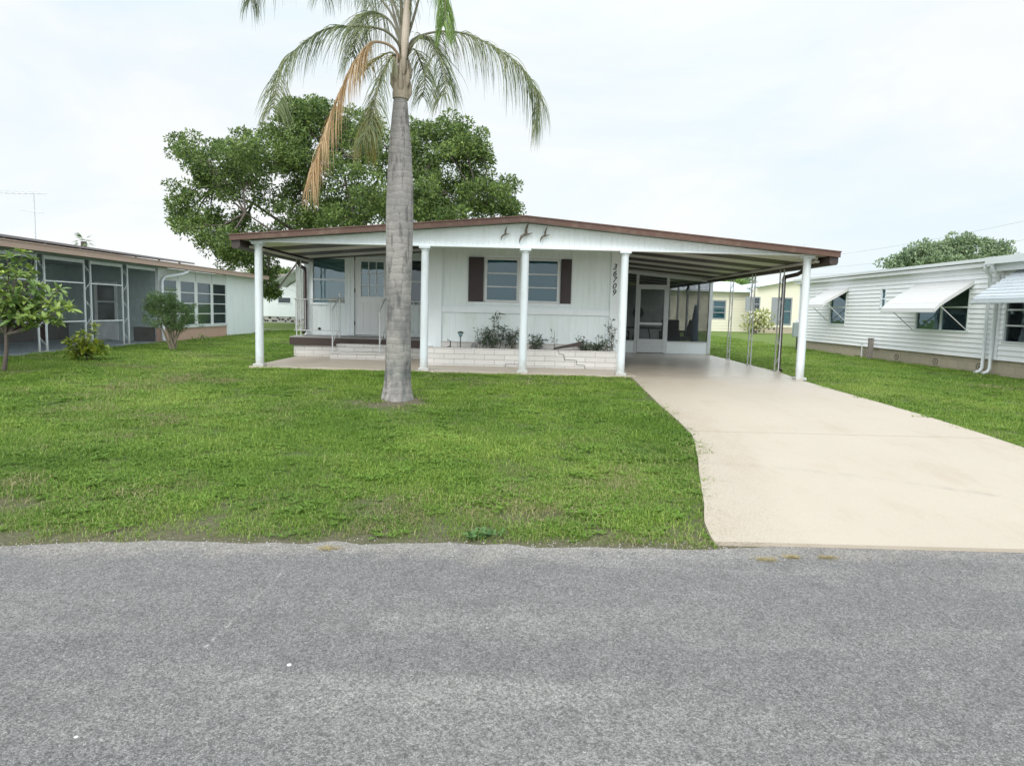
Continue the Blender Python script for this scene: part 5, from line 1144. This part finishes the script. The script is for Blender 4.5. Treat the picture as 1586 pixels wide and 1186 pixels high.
d = g.n('ShaderNodeBsdfPrincipled', {'Base Color': c, 'Roughness': .55, 'Specular IOR Level': .3}); tl = g.n('ShaderNodeBsdfTranslucent', {0: c})
g.out(g.n('ShaderNodeMixShader', {0: .3, 1: d.outputs[0], 2: tl.outputs[0]}).outputs[0]); M_gr = m
gc = bpy.data.collections.new('grass_sources')
for i in range(9):
    o = tuft(100+i, 60, .054, .13, .0044); o.data.materials.append(M_gr); gc.objects.link(o)
def broadleaf(seed):
    g0 = np.random.default_rng(seed); V, Fq, rn = [], [], []
    for j in range(5):
        o_ = np.array([g0.normal()*.04, g0.normal()*.04, .01])
        for i in range(6):
            a_ = i*1.05+g0.random(); d = np.array([math.cos(a_), math.sin(a_), .25+.3*g0.random()]); s_ = np.array([-d[1], d[0], 0])*.006; l = .03+.025*g0.random(); k0 = len(V)
            V += [o_, o_+d*l*.5+s_*1.4, o_+d*l*1.0-np.array([0, 0, .006]), o_+d*l*.5-s_*1.4]; Fq.append((k0, k0+1, k0+2, k0+3)); rn.append(g0.random()*.3)
    me = bpy.data.meshes.new('lawn_weed'); me.from_pydata([tuple(v) for v in V], [], Fq); at_ = me.attributes.new('rnd', 'FLOAT', 'FACE'); at_.data.foreach_set('value', rn)
    o = bpy.data.objects.new('lawn_weed', me); o.data.materials.append(M_gr); gc.objects.link(o)
broadleaf(3)
def pts_in(y0, y1, dens, sc, seed, x0=None, x1=None):
    g0 = np.random.default_rng(seed); xw = .80*y1+2.2; x0 = -xw if x0 is None else x0; x1 = xw if x1 is None else x1
    n = int(dens*(y1-y0)*(x1-x0)); x = g0.uniform(x0, x1, n); y = g0.uniform(y0, y1, n)
    re = road_edge(x)+(vnoise(x, 0, 1.1, 3)-.5)*.16+(vnoise(x, 0, 6., 4)-.5)*.09
    de = y-re; ns = vnoise(x, y, 1.3, 8); n2_ = vnoise(x, y, 4., 9)
    keep = de > .02
    keep &= ~((de < .10+.35*np.clip(-x-1.2, 0, 1)*ns) & (g0.random(n) > .12))
    keep &= ~((de < .9) & (g0.random(n) > .55+.75*de+(ns-.5)*.9+(n2_-.5)*.9))
    # worn patches
    worn = np.zeros(n)
    for (px_, py_, rr_, am) in ((598, 628, .62, 1.), (630, 622, .4, .9), (860, 797, .28, .8), (40, 745, .35, .8), (20, 775, .4, .7), (840, 589, .9, .5), (700, 590, .8, .35), (590, 790, .5, .4), (740, 790, .45, .4), (430, 775, .5, .4), (180, 760, .5, .35), (90, 590, .8, .4), (1010, 640, .4, .3)):
        q_ = gp(px_, py_); dd = np.hypot((x-q_[0]), (y-q_[1])*1.4)/rr_; worn = np.maximum(worn, am*np.clip(1.25-dd+(n2_-.5)*.9, 0, 1))
    keep &= g0.random(n) > worn*.95
    keep &= np.hypot(x-PALM[0], y-PALM[1]) > .25
    DL = np.array([dl(a_) for a_ in np.linspace(4, 21.2, 173)]); DR = np.array([dr(a_) for a_ in np.linspace(4, 21.2, 173)])
    li = np.interp(y, np.linspace(4, 21.2, 173), DL); ri = np.interp(y, np.linspace(4, 21.2, 173), DR)
    keep &= ~((x > li+.0) & (x < ri+.0) & (y < 21.2))
    keep &= ~((x > -5.03) & (x < 2.4) & (y > 13.06)); keep &= ~((x > -5.25) & (x < 6.05) & (y > 16.1) & (y < 30.1))
    keep &= ~((x < LX+.16) & (y > 8)); keep &= ~(x > NX-.02)
    dryv = np.clip(.42*np.exp(-np.maximum(de, 0)/.45)*(.5+ns)+worn*.55+np.maximum(0, vnoise(x, y, .7, 12)-.55)*.9+np.maximum(0, vnoise(x, y, 3., 13)-.55)*.8, 0, 1)*1.
    s = sc*(.75+.5*g0.random(n))*(.55+.55*vnoise(x, y, 2., 14)+.45*vnoise(x, y, 6., 15))*np.clip(.7+de*.5, .7, 1.05)
    z = np.interp(y, [a_ for a_, b2 in KN], [b2 for a_, b2 in KN])
    return x[keep], y[keep], z[keep], s[keep], dryv[keep], g0.random(keep.sum())*6.283
def lawn(name, sets, label):
    A = [np.concatenate(c_) for c_ in zip(*sets)]; n = len(A[0]); me = bpy.data.meshes.new(name); me.vertices.add(n)
    me.vertices.foreach_set('co', np.stack(A[:3], 1).astype('f').ravel())
    for nm, v in (('sc', A[3]), ('dry', A[4]), ('rot', A[5])): a_ = me.attributes.new(nm, 'FLOAT', 'POINT'); a_.data.foreach_set('value', v.astype('f'))
    o = bpy.data.objects.new(name, me); COL.objects.link(o); me.materials.append(M_gr); tag(o, label, 'grass', None, 'stuff')
    ng = bpy.data.node_groups.new(name, 'GeometryNodeTree'); ng.interface.new_socket('Geometry', in_out='INPUT', socket_type='NodeSocketGeometry'); ng.interface.new_socket('Geometry', in_out='OUTPUT', socket_type='NodeSocketGeometry')
    N_ = ng.nodes; L_ = ng.links; gi = N_.new('NodeGroupInput'); go = N_.new('NodeGroupOutput'); ip = N_.new('GeometryNodeInstanceOnPoints'); ci = N_.new('GeometryNodeCollectionInfo')
    ci.inputs[0].default_value = gc; ci.inputs['Separate Children'].default_value = True; ci.inputs['Reset Children'].default_value = True
    ip.inputs['Pick Instance'].default_value = True
    def attr(nm): a_ = N_.new('GeometryNodeInputNamedAttribute'); a_.data_type = 'FLOAT'; a_.inputs[0].default_value = nm; return a_.outputs[0]
    cx_ = N_.new('ShaderNodeCombineXYZ'); L_.new(attr('rot'), cx_.inputs[2]); L_.new(cx_.outputs[0], ip.inputs['Rotation']); L_.new(attr('sc'), ip.inputs['Scale'])
    L_.new(gi.outputs[0], ip.inputs['Points']); L_.new(ci.outputs[0], ip.inputs['Instance']); L_.new(ip.outputs[0], go.inputs[0])
    md = o.modifiers.new('grass', 'NODES'); md.node_group = ng; return n
sets = [pts_in(4.0, 6.5, 190, 1.0, 51), pts_in(6.5, 9, 130, 1.05, 52), pts_in(9, 13, 85, 1.1, 53), pts_in(13, 22, 34, 1.3, 54, -13, 12), pts_in(22, 34, 12, 1.6, 55, -12, 12), pts_in(34, 47, 5, 2., 56, -22, 22)]
lawn('grass', sets, 'mown green lawn with worn brown patches')
# dry tufts on the asphalt
for i, (px_, py_, lb) in enumerate(((1187, 868, 'dry grass tuft on the asphalt, nearest the driveway corner'), (1227, 864, 'small dry tuft on the asphalt, middle of three'), (1282, 865, 'brown dry tuft on the asphalt, furthest right of three'), (508, 851, 'orange dry tuft at the asphalt edge below the lawn'))):
    q = gp(px_, py_); me = bpy.data.meshes.new('dry_tuft'); g0 = np.random.default_rng(70+i); V = []; Fq = []
    for j in range(150):
        a_ = g0.random()*6.283; b0 = np.array([q[0]+g0.normal()*.035, q[1]+g0.normal()*.018, .006]); l = g0.uniform(.02, .05); d = np.array([math.cos(a_)*l, math.sin(a_)*l, g0.uniform(.003, .018)]); s_ = np.array([-d[1], d[0], 0])*.05; k0 = len(V); V += [tuple(b0-s_), tuple(b0+s_), tuple(b0+d)]; Fq.append((k0, k0+1, k0+2))
    o = npmesh('dry_tuft', np.array(V), np.array(Fq), leafmat('dry_grass', (.22, .19, .09), (.45, .36, .17), None, .1, .8, 9.), None, g0.random(len(Fq))); tag(o, lb, 'grass tuft', 'dry tufts on the road')
# broad green weed at the lawn edge
q = gp(743, 832); V, Fq, rn = [], [], []; g0 = np.random.default_rng(5)
for j in range(16): whorl(V, Fq, rn, Vector((q[0]+g0.normal()*.08, q[1]+g0.normal()*.05, q[2]+.03)), Vector((g0.normal()*.4, g0.normal()*.4, 1)), 7, .05, .014, g0, g0.random(), .5)
o = npmesh('broadleaf_weed', np.array([tuple(v) for v in V]), np.array(Fq), leafmat('weed_leaves', (.04, .11, .03), (.10, .20, .05), None, .2, .5, 3.), None, rn); tag(o, 'bright green broadleaf weed at the lawn edge by the road', 'weed')
# litter on the road: loose pebbles
for i, (px_, py_, s, lb) in enumerate(((448, 1032, .011, 'small white shell fragment on the asphalt, left of centre'), (118, 1144, .008, 'tiny pale pebble on the asphalt near the bottom left corner'))):
    q = gp(px_, py_); g_ = MB(); g_.lathe(q[0], q[1], [(.006, s*.6), (.008, s), (.006+s*.5, s*.7), (.006+s*.7, s*.1)], 7); o = g_.build('pebble', paint('pale_stone', (.8, .8, .78), .6)); tag(o, lb, 'pebble')
# loose gravel along the edge
V = []; Fq = []; g0 = np.random.default_rng(77)
for j in range(2600):
    x = g0.uniform(-6.5, 7); y = road_edge(x)+g0.normal()*.10-.02
    if x > 1.55 and g0.random() > .3: continue
    s = g0.uniform(.002, .0065); z = max(.006, gz(y)); k0 = len(V); c_ = np.array([x, y, z]); dd = g0.uniform(.6, 1.3, 5)*s
    V += [tuple(c_+np.array([dd[0], 0, 0])), tuple(c_+np.array([0, dd[1], 0])), tuple(c_-np.array([dd[2], 0, 0])), tuple(c_-np.array([0, dd[3], 0])), tuple(c_+np.array([0, 0, dd[4]*.9]))]
    Fq += [(k0, k0+1, k0+4), (k0+1, k0+2, k0+4), (k0+2, k0+3, k0+4), (k0+3, k0, k0+4)]
o = npmesh('gravel', np.array(V), np.array(Fq), paint('gravel_stone', (.42, .40, .37), .9, .4, 60), None); tag(o, 'loose pale gravel scattered along the road edge', 'gravel', None, 'stuff')
